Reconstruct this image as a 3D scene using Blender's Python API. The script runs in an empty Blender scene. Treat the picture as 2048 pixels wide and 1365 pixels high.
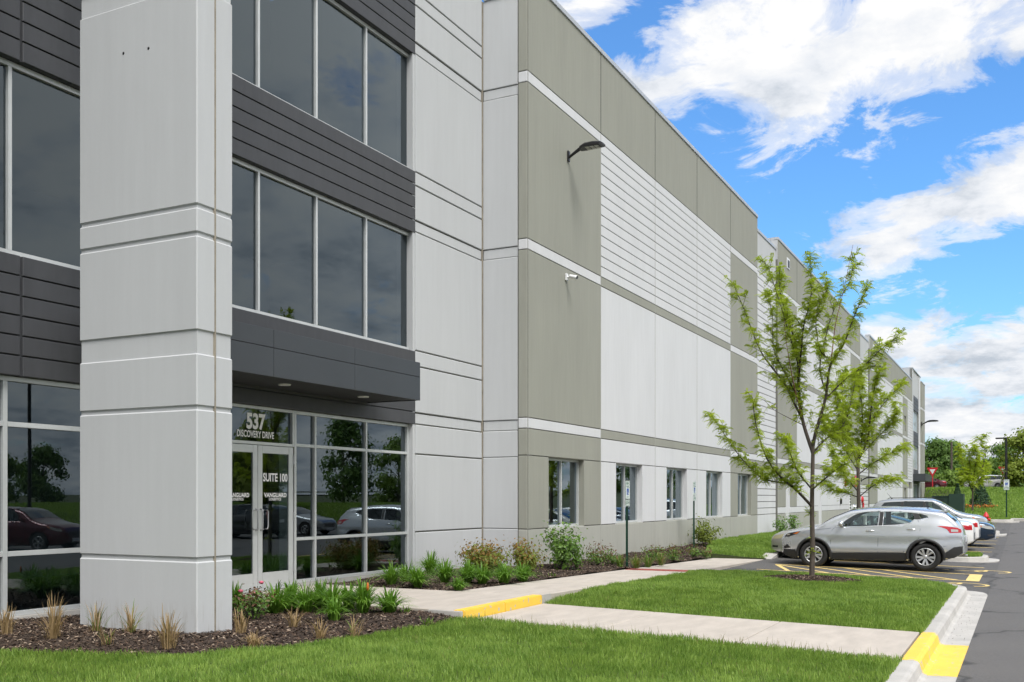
import bpy, bmesh, math, random
import numpy as np
from mathutils import Vector, Matrix

R = math.radians
SC = bpy.context.scene
COL = SC.collection
random.seed(7)
rng = np.random.default_rng(11)

# ------------------------------------------------------------------ camera
# X runs along the facade away from the camera, Y into the building, Z up.
F_PX, CX_PX, HY_PX, EYE = 2000.0, 1024.0, 997.0, 1.57
TH = math.atan2(1024.0, F_PX)
cam_d = bpy.data.cameras.new('camera')
cam_d.sensor_width = 36.0
cam_d.lens = F_PX / 2048.0 * 36.0
cam_d.shift_y = (HY_PX - 682.5) / 2048.0
cam_d.clip_start = 0.1
cam_d.clip_end = 3000.0
cam = bpy.data.objects.new('camera', cam_d)
cam.location = (0, 0, EYE)
cam.rotation_euler = (R(90), 0, TH - R(90))
COL.objects.link(cam)
SC.camera = cam

# ------------------------------------------------------------------ sky and sun
SUN_EL, SUN_AZ = 58.0, 228.0      # azimuth measured from +X towards +Y
world = bpy.data.worlds.new('World')
SC.world = world
world.use_nodes = True
wt = world.node_tree
wt.nodes.clear()


class NG:
    """tiny helper to write shader maths as expressions"""
    def __init__(self, tree):
        self.t = tree

    def node(self, typ, **kw):
        n = self.t.nodes.new(typ)
        for k, v in kw.items():
            setattr(n, k, v)
        return n

    def link(self, a, b):
        self.t.links.new(a, b)

    def _set(self, sock, v):
        if isinstance(v, (int, float)):
            sock.default_value = v
        elif isinstance(v, (tuple, list)):
            sock.default_value = v
        else:
            self.link(v, sock)

    def m(self, op, a, b=0.0, c=0.0, clamp=False):
        n = self.node('ShaderNodeMath', operation=op, use_clamp=clamp)
        self._set(n.inputs[0], a)
        self._set(n.inputs[1], b)
        self._set(n.inputs[2], c)
        return n.outputs[0]

    def ramp(self, f, stops, interp='LINEAR'):
        n = self.node('ShaderNodeValToRGB')
        n.color_ramp.interpolation = interp
        els = n.color_ramp.elements
        while len(els) < len(stops):
            els.new(0.5)
        for e, (p, c) in zip(els, stops):
            e.position = p
            e.color = (c, c, c, 1) if isinstance(c, (int, float)) else (*c, 1)
        self._set(n.inputs[0], f)
        return n.outputs[0]

    def mix(self, f, a, b, blend='MIX'):
        n = self.node('ShaderNodeMix', data_type='RGBA', blend_type=blend)
        self._set(n.inputs[0], f)
        self._set(n.inputs[6], a if not (isinstance(a, tuple) and len(a) == 3) else (*a, 1))
        self._set(n.inputs[7], b if not (isinstance(b, tuple) and len(b) == 3) else (*b, 1))
        return n.outputs[2]

    def noise(self, vec, scale, detail=4, rough=0.5, dist=0.0):
        n = self.node('ShaderNodeTexNoise')
        if vec is not None:
            self.link(vec, n.inputs['Vector'])
        n.inputs['Scale'].default_value = scale
        n.inputs['Detail'].default_value = detail
        n.inputs['Roughness'].default_value = rough
        n.inputs['Distortion'].default_value = dist
        return n.outputs[0]

    def mapping(self, vec, scale=(1, 1, 1), loc=(0, 0, 0)):
        n = self.node('ShaderNodeMapping')
        n.inputs['Scale'].default_value = scale
        n.inputs['Location'].default_value = loc
        self.link(vec, n.inputs['Vector'])
        return n.outputs[0]


def build_world():
    g = NG(wt)
    tc = g.node('ShaderNodeTexCoord')
    sep = g.node('ShaderNodeSeparateXYZ')
    g.link(tc.outputs['Generated'], sep.inputs[0])
    x, y, z = sep.outputs
    hyp = g.m('SQRT', g.m('ADD', g.m('MULTIPLY', x, x), g.m('MULTIPLY', y, y)))
    az = g.m('ARCTAN2', y, x)
    el = g.m('DIVIDE', z, g.m('MAXIMUM', hyp, 0.02))
    # cloud layer seen in perspective (flat layer overhead)
    zz = g.m('ADD', g.m('MAXIMUM', z, 0.0), 0.22)
    cv = g.node('ShaderNodeCombineXYZ')
    g.link(g.m('DIVIDE', x, zz), cv.inputs[0])
    g.link(g.m('DIVIDE', y, zz), cv.inputs[1])
    g.link(g.m('MULTIPLY', el, 1.2), cv.inputs[2])
    big = g.noise(cv.outputs[0], 1.6, 7, 0.58, 0.25)
    fine = g.noise(cv.outputs[0], 6.0, 7, 0.66, 0.5)
    dens = g.m('ADD', g.m('MULTIPLY', big, 0.95), g.m('SUBTRACT', g.m('MULTIPLY', fine, 0.75), 0.35))
    # the cumulus banks of this sky, as directions (azimuth, tan elevation)
    p = g.node('ShaderNodeCombineXYZ')
    g.link(az, p.inputs[0])
    g.link(el, p.inputs[1])

    def ae(px, py):
        ph = math.atan((px - CX_PX) / F_PX)
        return (TH - ph, (HY_PX - py) / F_PX * math.cos(ph), 0.0)
    banks = [((1230, 190), (1520, 130), 0.042, 0.33), ((1480, 185), (1980, 10), 0.053, 0.35),
             ((1600, 70), (1700, 130), 0.060, 0.28), ((1745, 505), (2010, 345), 0.028, 0.36),
             ((1930, 400), (2120, 290), 0.036, 0.34), ((1770, 680), (2100, 740), 0.048, 0.44),
             ((1110, 20), (1180, 10), 0.030, 0.38), ((1860, 820), (2200, 860), 0.055, 0.36),
             ((2040, 85), (2140, 60), 0.024, 0.40), ((1730, 330), (1760, 400), 0.016, 0.16)]
    total = None
    for a, b, r, k in banks:
        A, B = Vector(ae(*a)), Vector(ae(*b))
        d = B - A
        pa = g.node('ShaderNodeVectorMath', operation='SUBTRACT')
        g.link(p.outputs[0], pa.inputs[0])
        pa.inputs[1].default_value = A
        dt = g.node('ShaderNodeVectorMath', operation='DOT_PRODUCT')
        g.link(pa.outputs[0], dt.inputs[0])
        dt.inputs[1].default_value = d / d.length_squared
        t = g.m('ADD', dt.outputs['Value'], 0.0, clamp=True)
        sc = g.node('ShaderNodeVectorMath', operation='SCALE')
        sc.inputs[0].default_value = d
        g.link(t, sc.inputs['Scale'])
        df = g.node('ShaderNodeVectorMath', operation='DISTANCE')
        g.link(pa.outputs[0], df.inputs[0])
        g.link(sc.outputs[0], df.inputs[1])
        bump = g.m('MULTIPLY', g.m('SUBTRACT', 1.0, g.m('DIVIDE', df.outputs['Value'], r * 2.0), clamp=True), k)
        total = bump if total is None else g.m('MAXIMUM', total, bump)
    # between the banks the sky of this view is clear blue; elsewhere broken cloud goes on
    inview = g.m('MULTIPLY', g.ramp(az, [(0.0, 1.0), (0.62, 1.0), (0.95, 0.0)]), 1.0)
    inview = g.m('MULTIPLY', inview, g.ramp(g.m('ADD', az, 0.5), [(0.0, 0.0), (0.42, 1.0)]))
    base = g.m('SUBTRACT', 0.32, g.m('MULTIPLY', inview, 0.42))
    low = g.ramp(el, [(0.0, 0.20), (0.06, 0.12), (0.14, 0.0)])
    dd = g.m('ADD', g.m('ADD', dens, g.m('ADD', total, base)), low)
    cover = g.ramp(dd, [(0.57, 0.0), (0.66, 0.62), (0.76, 1.0)], 'EASE')
    shade = g.ramp(g.m('ADD', g.noise(cv.outputs[0], 5.0, 6, 0.62), g.m('MULTIPLY', el, 0.35)),
                   [(0.38, (0.54, 0.60, 0.68)), (0.54, (0.85, 0.88, 0.93)), (0.67, (1.0, 1.0, 1.0))])
    sky = g.node('ShaderNodeTexSky', sky_type='NISHITA')
    sky.sun_disc = False
    sky.sun_elevation = R(SUN_EL)
    sky.sun_rotation = R(90.0 - SUN_AZ)
    sky.air_density = 1.3
    sky.dust_density = 0.4
    sky.ozone_density = 2.5
    skyc = g.mix(1.0, sky.outputs[0], (SKY_K * 0.47, SKY_K * 0.80, SKY_K * 1.14), 'MULTIPLY')
    cl = g.mix(1.0, shade, (CLOUD_K, CLOUD_K, CLOUD_K), 'MULTIPLY')
    out = g.mix(cover, skyc, cl)
    bg = g.node('ShaderNodeBackground')
    bg.inputs['Strength'].default_value = 0.1
    g.link(out, bg.inputs[0])
    ow = g.node('ShaderNodeOutputWorld')
    g.link(bg.outputs[0], ow.inputs[0])


SKY_K, CLOUD_K = 0.92, 5.1
build_world()

sun_d = bpy.data.lights.new('sun', 'SUN')
sun_d.energy = 2.2
sun_d.angle = R(30)
sun_d.color = (1.0, 0.975, 0.94)
sun = bpy.data.objects.new('sun', sun_d)
sdir = Vector((math.cos(R(SUN_AZ)) * math.cos(R(SUN_EL)), math.sin(R(SUN_AZ)) * math.cos(R(SUN_EL)), math.sin(R(SUN_EL))))
sun.rotation_euler = sdir.to_track_quat('Z', 'Y').to_euler()
sun.location = (10, -10, 40)
COL.objects.link(sun)

SC.view_settings.view_transform = 'Standard'
SC.view_settings.look = 'None'
SC.view_settings.gamma = 1.0
SC.view_settings.exposure = 0.98
SC.render.engine = 'CYCLES'
SC.cycles.use_denoising = True
SC.cycles.use_adaptive_sampling = True
SC.cycles.adaptive_threshold = 0.03
SC.cycles.max_bounces = 6
SC.cycles.transparent_max_bounces = 12
SC.cycles.diffuse_bounces = 2
SC.cycles.glossy_bounces = 3
SC.cycles.caustics_reflective = False
SC.cycles.caustics_refractive = False

# ------------------------------------------------------------------ helpers
CT, ST = math.cos(TH), math.sin(TH)


def alpha(px):
    return TH - math.atan((px - CX_PX) / F_PX)


def on_y(px, Y):
    """X where the sight line of column px meets the plane Y"""
    return Y / math.tan(alpha(px))


def on_z(px, py, z):
    """point of the level plane z seen at (px,py)"""
    d = F_PX * (EYE - z) / (py - HY_PX)
    a = alpha(px)
    X = d / (CT + math.tan(a) * ST)
    return X, X * math.tan(a)


def at_d(px, py, d):
    r = (px - CX_PX) / F_PX * d
    return Vector((d * CT + r * ST, d * ST - r * CT, EYE - (py - HY_PX) / F_PX * d))


def material(name, color, rough=0.7, var=0.0, scale=3.0, stretch=(1, 1, 1), bump=0.0, bscale=60.0,
             metallic=0.0, coat=0.0, spec=0.5, color2=None, detail=5, speck=None):
    m = bpy.data.materials.new(name)
    m.use_nodes = True
    t = m.node_tree
    b = t.nodes['Principled BSDF']
    g = NG(t)
    b.inputs['Roughness'].default_value = rough
    b.inputs['Metallic'].default_value = metallic
    b.inputs['Coat Weight'].default_value = coat
    b.inputs['Coat Roughness'].default_value = 0.06
    b.inputs['Specular IOR Level'].default_value = spec
    tc = g.node('ShaderNodeTexCoord')
    col = None
    if var or color2:
        v = g.mapping(tc.outputs['Object'], stretch)
        nz = g.noise(v, scale, detail, 0.6)
        c2 = color2 or tuple(max(0, c * (1 - var)) for c in color)
        c1 = color if color2 else tuple(min(1, c * (1 + var)) for c in color)
        col = g.mix(g.ramp(nz, [(0.3, 0.0), (0.7, 1.0)]), c2, c1)
    if speck:
        sc_, lo, hi, cs = speck
        nz = g.noise(tc.outputs['Object'], sc_, 2, 0.6)
        f = g.ramp(nz, [(lo, 0.0), (hi, 1.0)])
        col = g.mix(f, col if col is not None else color, cs)
    if col is not None:
        g.link(col, b.inputs['Base Color'])
    else:
        b.inputs['Base Color'].default_value = (*color, 1)
    if bump:
        nz = g.noise(tc.outputs['Object'], bscale, 4, 0.6)
        bn = g.node('ShaderNodeBump')
        bn.inputs['Strength'].default_value = bump
        bn.inputs['Distance'].default_value = 0.02
        g.link(nz, bn.inputs['Height'])
        g.link(bn.outputs[0], b.inputs['Normal'])
    return m


def paint_concrete(name, color, var=0.06):
    """painted precast: faint vertical roller streaks, soft blotches and fine pores"""
    m = bpy.data.materials.new(name)
    m.use_nodes = True
    t = m.node_tree
    b = t.nodes['Principled BSDF']
    g = NG(t)
    b.inputs['Roughness'].default_value = 0.78
    b.inputs['Specular IOR Level'].default_value = 0.3
    tc = g.node('ShaderNodeTexCoord')
    o = tc.outputs['Object']
    s1 = g.noise(g.mapping(o, (1, 1, 0.07)), 9.0, 5, 0.65)
    s2 = g.noise(g.mapping(o, (1, 1, 0.25)), 0.9, 4, 0.6)
    s3 = g.noise(o, 26.0, 3, 0.7)
    f = g.m('ADD', g.m('MULTIPLY', s1, 0.36), g.m('ADD', g.m('MULTIPLY', s2, 0.5), g.m('MULTIPLY', s3, 0.14)))
    f = g.ramp(f, [(0.32, 0.0), (0.68, 1.0)])
    lo = tuple(c * (1 - var) for c in color)
    hi = tuple(min(1, c * (1 + var)) for c in color)
    c = g.mix(f, lo, hi)
    # splashed soil low on the wall, rain streaks
    sep = g.node('ShaderNodeSeparateXYZ')
    g.link(o, sep.inputs[0])
    low = g.ramp(sep.outputs[2], [(0.0, 1.0), (0.40, 0.0)])
    st = g.ramp(g.noise(g.mapping(o, (1, 1, 0.10)), 22.0, 4, 0.7), [(0.50, 0.0), (0.72, 1.0)])
    c = g.mix(g.m('MULTIPLY', g.m('MULTIPLY', low, st), 0.65), c, (0.20, 0.17, 0.12))
    g.link(c, b.inputs['Base Color'])
    bn = g.node('ShaderNodeBump')
    bn.inputs['Strength'].default_value = 0.10
    bn.inputs['Distance'].default_value = 0.01
    g.link(g.noise(o, 90.0, 4, 0.7), bn.inputs['Height'])
    g.link(bn.outputs[0], b.inputs['Normal'])
    return m


def glass(name, tint=(0.30, 0.36, 0.37), k=1.5, ior=1.6, wobble=0.0):
    m = bpy.data.materials.new(name)
    m.use_nodes = True
    t = m.node_tree
    t.nodes.clear()
    g = NG(t)
    tr = g.node('ShaderNodeBsdfTransparent')
    tr.inputs[0].default_value = (*tint, 1)
    gl = g.node('ShaderNodeBsdfGlossy')
    gl.inputs['Roughness'].default_value = 0.0
    gl.inputs['Color'].default_value = (0.80, 0.93, 1.0, 1)
    fr = g.node('ShaderNodeFresnel')
    fr.inputs[0].default_value = ior
    if wobble:
        tc = g.node('ShaderNodeTexCoord')
        bn = g.node('ShaderNodeBump')
        bn.inputs['Strength'].default_value = wobble
        bn.inputs['Distance'].default_value = 0.05
        g.link(g.noise(tc.outputs['Object'], 0.8, 1, 0.5), bn.inputs['Height'])
        g.link(bn.outputs[0], gl.inputs['Normal'])
    mx = g.node('ShaderNodeMixShader')
    g.link(g.m('MULTIPLY', fr.outputs[0], k, clamp=True), mx.inputs[0])
    g.link(tr.outputs[0], mx.inputs[1])
    g.link(gl.outputs[0], mx.inputs[2])
    o = g.node('ShaderNodeOutputMaterial')
    g.link(mx.outputs[0], o.inputs[0])
    return m


def leaf_mat(name, c1, c2, rough=0.55, trans=0.35, scale=4.0):
    m = bpy.data.materials.new(name)
    m.use_nodes = True
    t = m.node_tree
    t.nodes.clear()
    g = NG(t)
    tc = g.node('ShaderNodeTexCoord')
    geo = g.node('ShaderNodeNewGeometry')
    nz = g.noise(tc.outputs['Object'], scale, 3, 0.6)
    f = g.m('ADD', g.m('MULTIPLY', geo.outputs['Random Per Island'], 0.55), g.m('MULTIPLY', g.ramp(nz, [(0.3, 0.0), (0.7, 1.0)]), 0.45))
    c = g.mix(f, c1, c2)
    df = g.node('ShaderNodeBsdfPrincipled')
    df.inputs['Roughness'].default_value = rough
    df.inputs['Specular IOR Level'].default_value = 0.3
    g.link(c, df.inputs['Base Color'])
    tl = g.node('ShaderNodeBsdfTranslucent')
    g.link(g.mix(1.0, c, (1.15, 1.2, 0.7), 'MULTIPLY'), tl.inputs[0])
    mx = g.node('ShaderNodeMixShader')
    mx.inputs[0].default_value = trans
    g.link(df.outputs[0], mx.inputs[1])
    g.link(tl.outputs[0], mx.inputs[2])
    o = g.node('ShaderNodeOutputMaterial')
    g.link(mx.outputs[0], o.inputs[0])
    return m


def tag(o, label=None, cat=None, group=None, kind=None):
    if label:
        o['label'] = label
    if cat:
        o['category'] = cat
    if group:
        o['group'] = group
    if kind:
        o['kind'] = kind
    return o


def empty(name, loc=(0, 0, 0), rz=0.0, parent=None):
    o = bpy.data.objects.new(name, None)
    o.empty_display_size = 0.2
    COL.objects.link(o)
    o.location = loc
    o.rotation_euler = (0, 0, rz)
    if parent:
        o.parent = parent
    return o


def world_loc(o):
    v = Vector((0, 0, 0))
    while o is not None:
        v += Vector(o.location)
        o = o.parent
    return v


class MB:
    """collects faces; build() links them as ONE mesh object"""
    def __init__(self):
        self.v, self.f, self.mi, self.sm = [], [], [], []

    def add(self, vs, fs, mi=0, smooth=False):
        n = len(self.v)
        self.v.extend([tuple(p) for p in vs])
        for f in fs:
            self.f.append(tuple(i + n for i in f))
            self.mi.append(mi)
            self.sm.append(smooth)
        return self

    def quad(self, a, b, c, d, mi=0):
        return self.add([a, b, c, d], [(0, 1, 2, 3)], mi)

    def box(self, x0, x1, y0, y1, z0, z1, mi=0, bev=0.0):
        if bev <= 0:
            vs = [(x0, y0, z0), (x1, y0, z0), (x1, y1, z0), (x0, y1, z0), (x0, y0, z1), (x1, y0, z1), (x1, y1, z1), (x0, y1, z1)]
            fs = [(0, 3, 2, 1), (4, 5, 6, 7), (0, 1, 5, 4), (1, 2, 6, 5), (2, 3, 7, 6), (3, 0, 4, 7)]
            return self.add(vs, fs, mi)
        bm = bmesh.new()
        bmesh.ops.create_cube(bm, size=1.0)
        for w in bm.verts:
            w.co = Vector(((x0 + x1) / 2 + w.co.x * (x1 - x0), (y0 + y1) / 2 + w.co.y * (y1 - y0), (z0 + z1) / 2 + w.co.z * (z1 - z0)))
        bmesh.ops.bevel(bm, geom=bm.edges[:], offset=bev, segments=2, affect='EDGES')
        self.bm(bm, mi)
        return self

    def bm(self, bm, mi=0, smooth=False, M=None):
        bm.verts.index_update()
        vs = [(M @ w.co if M else w.co)[:] for w in bm.verts]
        fs = [tuple(w.index for w in f.verts) for f in bm.faces]
        self.add(vs, fs, mi, smooth)
        bm.free()
        return self

    def slab(self, T, u0, u1, z0, z1, w0, w1, c, mi=0):
        """a panel piece with chamfered front edges; T maps (u,w,z) to space, w grows inward"""
        o = [(u0, z0), (u1, z0), (u1, z1), (u0, z1)]
        i = [(u0 + c, z0 + c), (u1 - c, z0 + c), (u1 - c, z1 - c), (u0 + c, z1 - c)]
        vs = [T(u, w0, z) for u, z in i] + [T(u, w0 + c, z) for u, z in o] + [T(u, w1, z) for u, z in o]
        fs = [(0, 1, 2, 3)]
        for k in range(4):
            j = (k + 1) % 4
            fs.append((k, k + 4, j + 4, j))
            fs.append((k + 4, k + 8, j + 8, j + 4))
        fs.append((11, 10, 9, 8))
        return self.add(vs, fs, mi)

    def tube(self, pts, radii, n=8, mi=0, caps=True, smooth=True):
        pts = [Vector(p) for p in pts]
        if not hasattr(radii, '__len__'):
            radii = [radii] * len(pts)
        vs, fs = [], []
        ref = Vector((0, 0, 1)) if abs((pts[-1] - pts[0]).normalized().z) < 0.9 else Vector((1, 0, 0))
        for k, p in enumerate(pts):
            t = (pts[min(k + 1, len(pts) - 1)] - pts[max(k - 1, 0)])
            if t.length < 1e-9:
                t = Vector((0, 0, 1))
            t.normalize()
            a = ref - t * ref.dot(t)
            if a.length < 1e-4:
                a = t.orthogonal()
            a.normalize()
            b = t.cross(a)
            for j in range(n):
                th = 2 * math.pi * j / n
                vs.append(p + (a * math.cos(th) + b * math.sin(th)) * radii[k])
        for k in range(len(pts) - 1):
            for j in range(n):
                j2 = (j + 1) % n
                fs.append((k * n + j, k * n + j2, (k + 1) * n + j2, (k + 1) * n + j))
        self.add(vs, fs, mi, smooth)
        if caps:
            m = len(self.v)
            self.add(vs[:n] + vs[-n:], [tuple(range(n - 1, -1, -1)), tuple(range(n, 2 * n))], mi)
        return self

    def lathe(self, prof, n=20, M=None, mi=0, smooth=True):
        """prof: (radius, height) pairs about local Z"""
        vs, fs = [], []
        for r, h in prof:
            for j in range(n):
                th = 2 * math.pi * j / n
                p = Vector((r * math.cos(th), r * math.sin(th), h))
                vs.append(M @ p if M else p)
        for k in range(len(prof) - 1):
            for j in range(n):
                j2 = (j + 1) % n
                fs.append((k * n + j, k * n + j2, (k + 1) * n + j2, (k + 1) * n + j))
        return self.add(vs, fs, mi, smooth)

    def build(self, name, mats, parent=None, local=False, origin=None, recalc=True):
        if not isinstance(mats, (list, tuple)):
            mats = [mats]
        me = bpy.data.meshes.new(name)
        off = Vector((0, 0, 0))
        if parent is not None and not local:
            off = world_loc(parent)
        loc = Vector((0, 0, 0))
        if origin is not None:
            loc = Vector(origin) - off
            off = off + loc
        vs = [(p[0] - off.x, p[1] - off.y, p[2] - off.z) for p in self.v]
        me.from_pydata(vs, [], self.f)
        for m in mats:
            me.materials.append(m)
        me.polygons.foreach_set('material_index', self.mi)
        me.polygons.foreach_set('use_smooth', self.sm)
        if recalc:
            bm = bmesh.new()
            bm.from_mesh(me)
            bmesh.ops.recalc_face_normals(bm, faces=bm.faces[:])
            bm.to_mesh(me)
            bm.free()
        me.update()
        o = bpy.data.objects.new(name, me)
        COL.objects.link(o)
        o.location = loc
        if parent is not None:
            o.parent = parent
        return o


def np_mesh(name, verts, faces, mats, parent=None, mi=None, smooth=False):
    """fast mesh of equal-sized faces from numpy arrays"""
    me = bpy.data.meshes.new(name)
    nv, nf, k = len(verts), len(faces), faces.shape[1]
    me.vertices.add(nv)
    me.vertices.foreach_set('co', np.ascontiguousarray(verts, dtype=np.float32).ravel())
    me.loops.add(nf * k)
    me.loops.foreach_set('vertex_index', np.ascontiguousarray(faces, dtype=np.int32).ravel())
    me.polygons.add(nf)
    me.polygons.foreach_set('loop_start', np.arange(0, nf * k, k, dtype=np.int32))
    me.polygons.foreach_set('loop_total', np.full(nf, k, dtype=np.int32))
    if not isinstance(mats, (list, tuple)):
        mats = [mats]
    for m in mats:
        me.materials.append(m)
    if mi is not None:
        me.polygons.foreach_set('material_index', np.asarray(mi, dtype=np.int32))
    if smooth:
        me.polygons.foreach_set('use_smooth', np.ones(nf, dtype=bool))
    me.update(calc_edges=True)
    me.validate()
    o = bpy.data.objects.new(name, me)
    COL.objects.link(o)
    if parent is not None:
        o.parent = parent
    return o


def text_mesh(name, s, width, height, mat, T, parent, bold=0.02, spacing=1.0):
    """flat lettering fitted to width x height and placed by T(u,v)->world"""
    cu = bpy.data.curves.new('lettering', 'FONT')
    cu.body = s
    cu.align_x = 'CENTER'
    cu.offset = bold
    cu.space_character = spacing
    cu.resolution_u = 4
    to = bpy.data.objects.new('lettering', cu)
    COL.objects.link(to)
    bpy.context.view_layer.update()
    dg = bpy.context.evaluated_depsgraph_get()
    me = bpy.data.meshes.new_from_object(to.evaluated_get(dg))
    bpy.data.objects.remove(to)
    bpy.data.curves.remove(cu)
    co = np.array([v.co[:] for v in me.vertices])
    mn, mx = co.min(0), co.max(0)
    off = world_loc(parent)
    for v in me.vertices:
        u = ((v.co.x - mn[0]) / (mx[0] - mn[0]) - 0.5) * width
        w = ((v.co.y - mn[1]) / (mx[1] - mn[1]) - 0.5) * height
        v.co = Vector(T(u, w)) - off
    me.materials.clear()
    me.materials.append(mat)
    o = bpy.data.objects.new(name, me)
    COL.objects.link(o)
    o.parent = parent
    return o


M = {}
M['grey'] = paint_concrete('light_grey_painted_concrete', (0.495, 0.508, 0.520), 0.055)
M['white'] = paint_concrete('white_painted_concrete', (0.615, 0.625, 0.64), 0.07)
M['olive'] = paint_concrete('olive_grey_painted_concrete', (0.300, 0.303, 0.262), 0.09)
M['base'] = paint_concrete('pale_olive_base_paint', (0.385, 0.388, 0.350), 0.10)
M['char'] = material('charcoal_board', (0.054, 0.056, 0.062), 0.55, 0.10, 8, (1, 1, 0.2), 0.03, 60)
M['canopy'] = material('graphite_metal_panel', (0.058, 0.064, 0.072), 0.42, 0.04, 2, metallic=0.25)
M['soffit'] = material('dark_soffit', (0.03, 0.03, 0.032), 0.6)
M['alu'] = material('aluminium_frame', (0.60, 0.62, 0.62), 0.38, 0.04, 5, metallic=0.35)
M['coping'] = material('metal_coping', (0.50, 0.52, 0.54), 0.4, 0.03, 3, metallic=0.4)
M['darkjoint'] = material('dark_sealant', (0.085, 0.085, 0.075), 0.8)
M['palejoint'] = material('pale_sealant', (0.36, 0.36, 0.33), 0.8)
M['joint'] = material('sealant_joint', (0.27, 0.24, 0.19), 0.8, 0.25, 20, (1, 1, 0.3))
M['groove'] = material('reveal_shadow_paint', (0.15, 0.15, 0.135), 0.85)
M['glass'] = glass('tinted_window_glass', (0.24, 0.30, 0.34), 1.75, 1.62, 0.014)
M['lobby_glass'] = glass('lobby_glass', (0.38, 0.44, 0.45), 1.85, 1.62, 0.010)
M['letter'] = material('white_vinyl_lettering', (0.90, 0.90, 0.90), 0.6)
M['room'] = material('interior_wall', (0.26, 0.31, 0.34), 0.8)
M['room_light'] = material('interior_pale_wall', (0.55, 0.62, 0.62), 0.8)
M['black'] = material('black_plastic', (0.012, 0.012, 0.013), 0.5)
M['blackmetal'] = material('black_metal', (0.02, 0.02, 0.022), 0.4, metallic=0.3)
M['whiteplastic'] = material('white_plastic', (0.75, 0.76, 0.77), 0.4)
M['led'] = material('led_lens', (0.45, 0.45, 0.42), 0.3)
M['slab'] = material('broom_finished_concrete', (0.44, 0.395, 0.345), 0.85, 0.12, 1.2, (1, 3, 1), 0.12, 120, speck=(60.0, 0.62, 0.8, (0.33, 0.30, 0.26)))
M['kerb'] = material('kerb_concrete', (0.42, 0.405, 0.38), 0.85, 0.14, 2.0, (1, 1, 1), 0.15, 90, speck=(45.0, 0.66, 0.76, (0.20, 0.19, 0.18)))
M['yellow'] = material('yellow_kerb_paint', (0.80, 0.52, 0.06), 0.6, 0.06, 3, bump=0.1, bscale=80, speck=(11.0, 0.62, 0.67, (0.46, 0.43, 0.36)))
M['line'] = material('faded_yellow_line_paint', (0.72, 0.54, 0.20), 0.7, 0.12, 6, speck=(30.0, 0.60, 0.74, (0.16, 0.15, 0.12)))
M['soil'] = material('lawn_soil', (0.045, 0.060, 0.018), 0.95, 0.3, 6)
M['mulch'] = material('bark_mulch', (0.050, 0.033, 0.023), 0.95, 0.5, 25, bump=0.8, bscale=60)
M['chip1'] = material('mulch_chip_dark', (0.035, 0.022, 0.015), 0.9, 0.3, 40)
M['chip2'] = material('mulch_chip_brown', (0.085, 0.052, 0.033), 0.9, 0.3, 40)
M['chip3'] = material('mulch_chip_pale', (0.30, 0.23, 0.17), 0.9, 0.3, 40)
M['red'] = material('red_paint', (0.55, 0.02, 0.03), 0.45)
M['redpad'] = material('brick_red_tactile_pad', (0.30, 0.06, 0.045), 0.8, 0.1, 8)
M['greenpost'] = material('dark_green_post', (0.012, 0.055, 0.035), 0.45, metallic=0.2)
M['galv'] = material('galvanised_steel', (0.42, 0.43, 0.44), 0.45, 0.1, 6, metallic=0.6)


def asphalt(name, c):
    m = bpy.data.materials.new(name)
    m.use_nodes = True
    b = m.node_tree.nodes['Principled BSDF']
    g = NG(m.node_tree)
    tc = g.node('ShaderNodeTexCoord')
    o = tc.outputs['Object']
    n1 = g.ramp(g.noise(o, 130.0, 2, 0.7), [(0.35, 0.0), (0.72, 1.0)])
    n2 = g.ramp(g.noise(o, 0.55, 5, 0.6), [(0.35, 0.0), (0.65, 1.0)])
    col = g.mix(n1, tuple(k * 0.62 for k in c), tuple(k * 1.55 for k in c))
    col = g.mix(g.m('MULTIPLY', n2, 0.35), col, tuple(k * 1.5 for k in c))
    n3 = g.ramp(g.noise(o, 26.0, 4, 0.75), [(0.34, 0.0), (0.66, 1.0)])
    col = g.mix(g.m('MULTIPLY', n3, 0.45), col, tuple(k * 1.75 for k in c))
    # a wandering crack
    vo = g.node('ShaderNodeTexVoronoi', feature='DISTANCE_TO_EDGE')
    vo.inputs['Scale'].default_value = 0.16
    nv = g.node('ShaderNodeVectorMath', operation='ADD')
    tx = g.node('ShaderNodeTexNoise')
    tx.inputs['Scale'].default_value = 1.3
    tx.inputs['Detail'].default_value = 6
    g.link(o, tx.inputs['Vector'])
    g.link(o, nv.inputs[0])
    g.link(tx.outputs['Color'], nv.inputs[1])
    g.link(nv.outputs[0], vo.inputs['Vector'])
    crack = g.ramp(vo.outputs['Distance'], [(0.0, 1.0), (0.013, 0.0)])
    col = g.mix(g.m('MULTIPLY', crack, 0.75), col, (0.02, 0.02, 0.02))
    g.link(col, b.inputs['Base Color'])
    b.inputs['Roughness'].default_value = 0.85
    bn = g.node('ShaderNodeBump')
    bn.inputs['Strength'].default_value = 0.35
    bn.inputs['Distance'].default_value = 0.01
    g.link(g.noise(o, 160.0, 3, 0.7), bn.inputs['Height'])
    g.link(bn.outputs[0], b.inputs['Normal'])
    return m


M['asphalt'] = asphalt('worn_asphalt', (0.072, 0.069, 0.066))
M['road'] = asphalt('road_asphalt', (0.085, 0.081, 0.077))
# ================================================================== terrain levels
YF, YW, YG = 10.20, 11.39, 11.55       # facade, recessed entry wall, glass line


def z_road(X):
    return float(np.interp(X, [-60, 30, 48, 60, 70, 85, 100, 112, 125, 300], [-0.42, -0.42, -0.25, 0.0, 0.32, 1.0, 2.0, 2.7, 2.9, 3.2]))


def z_lot(X, Y):
    return z_road(X) + 0.0225 * max(0.0, min(Y, 6.6) - 0.66)


def z_walk(X):
    return float(np.interp(X, [0, 14.64, 30.4, 60], [0.0, 0.0, -0.28, -0.30]))


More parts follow.
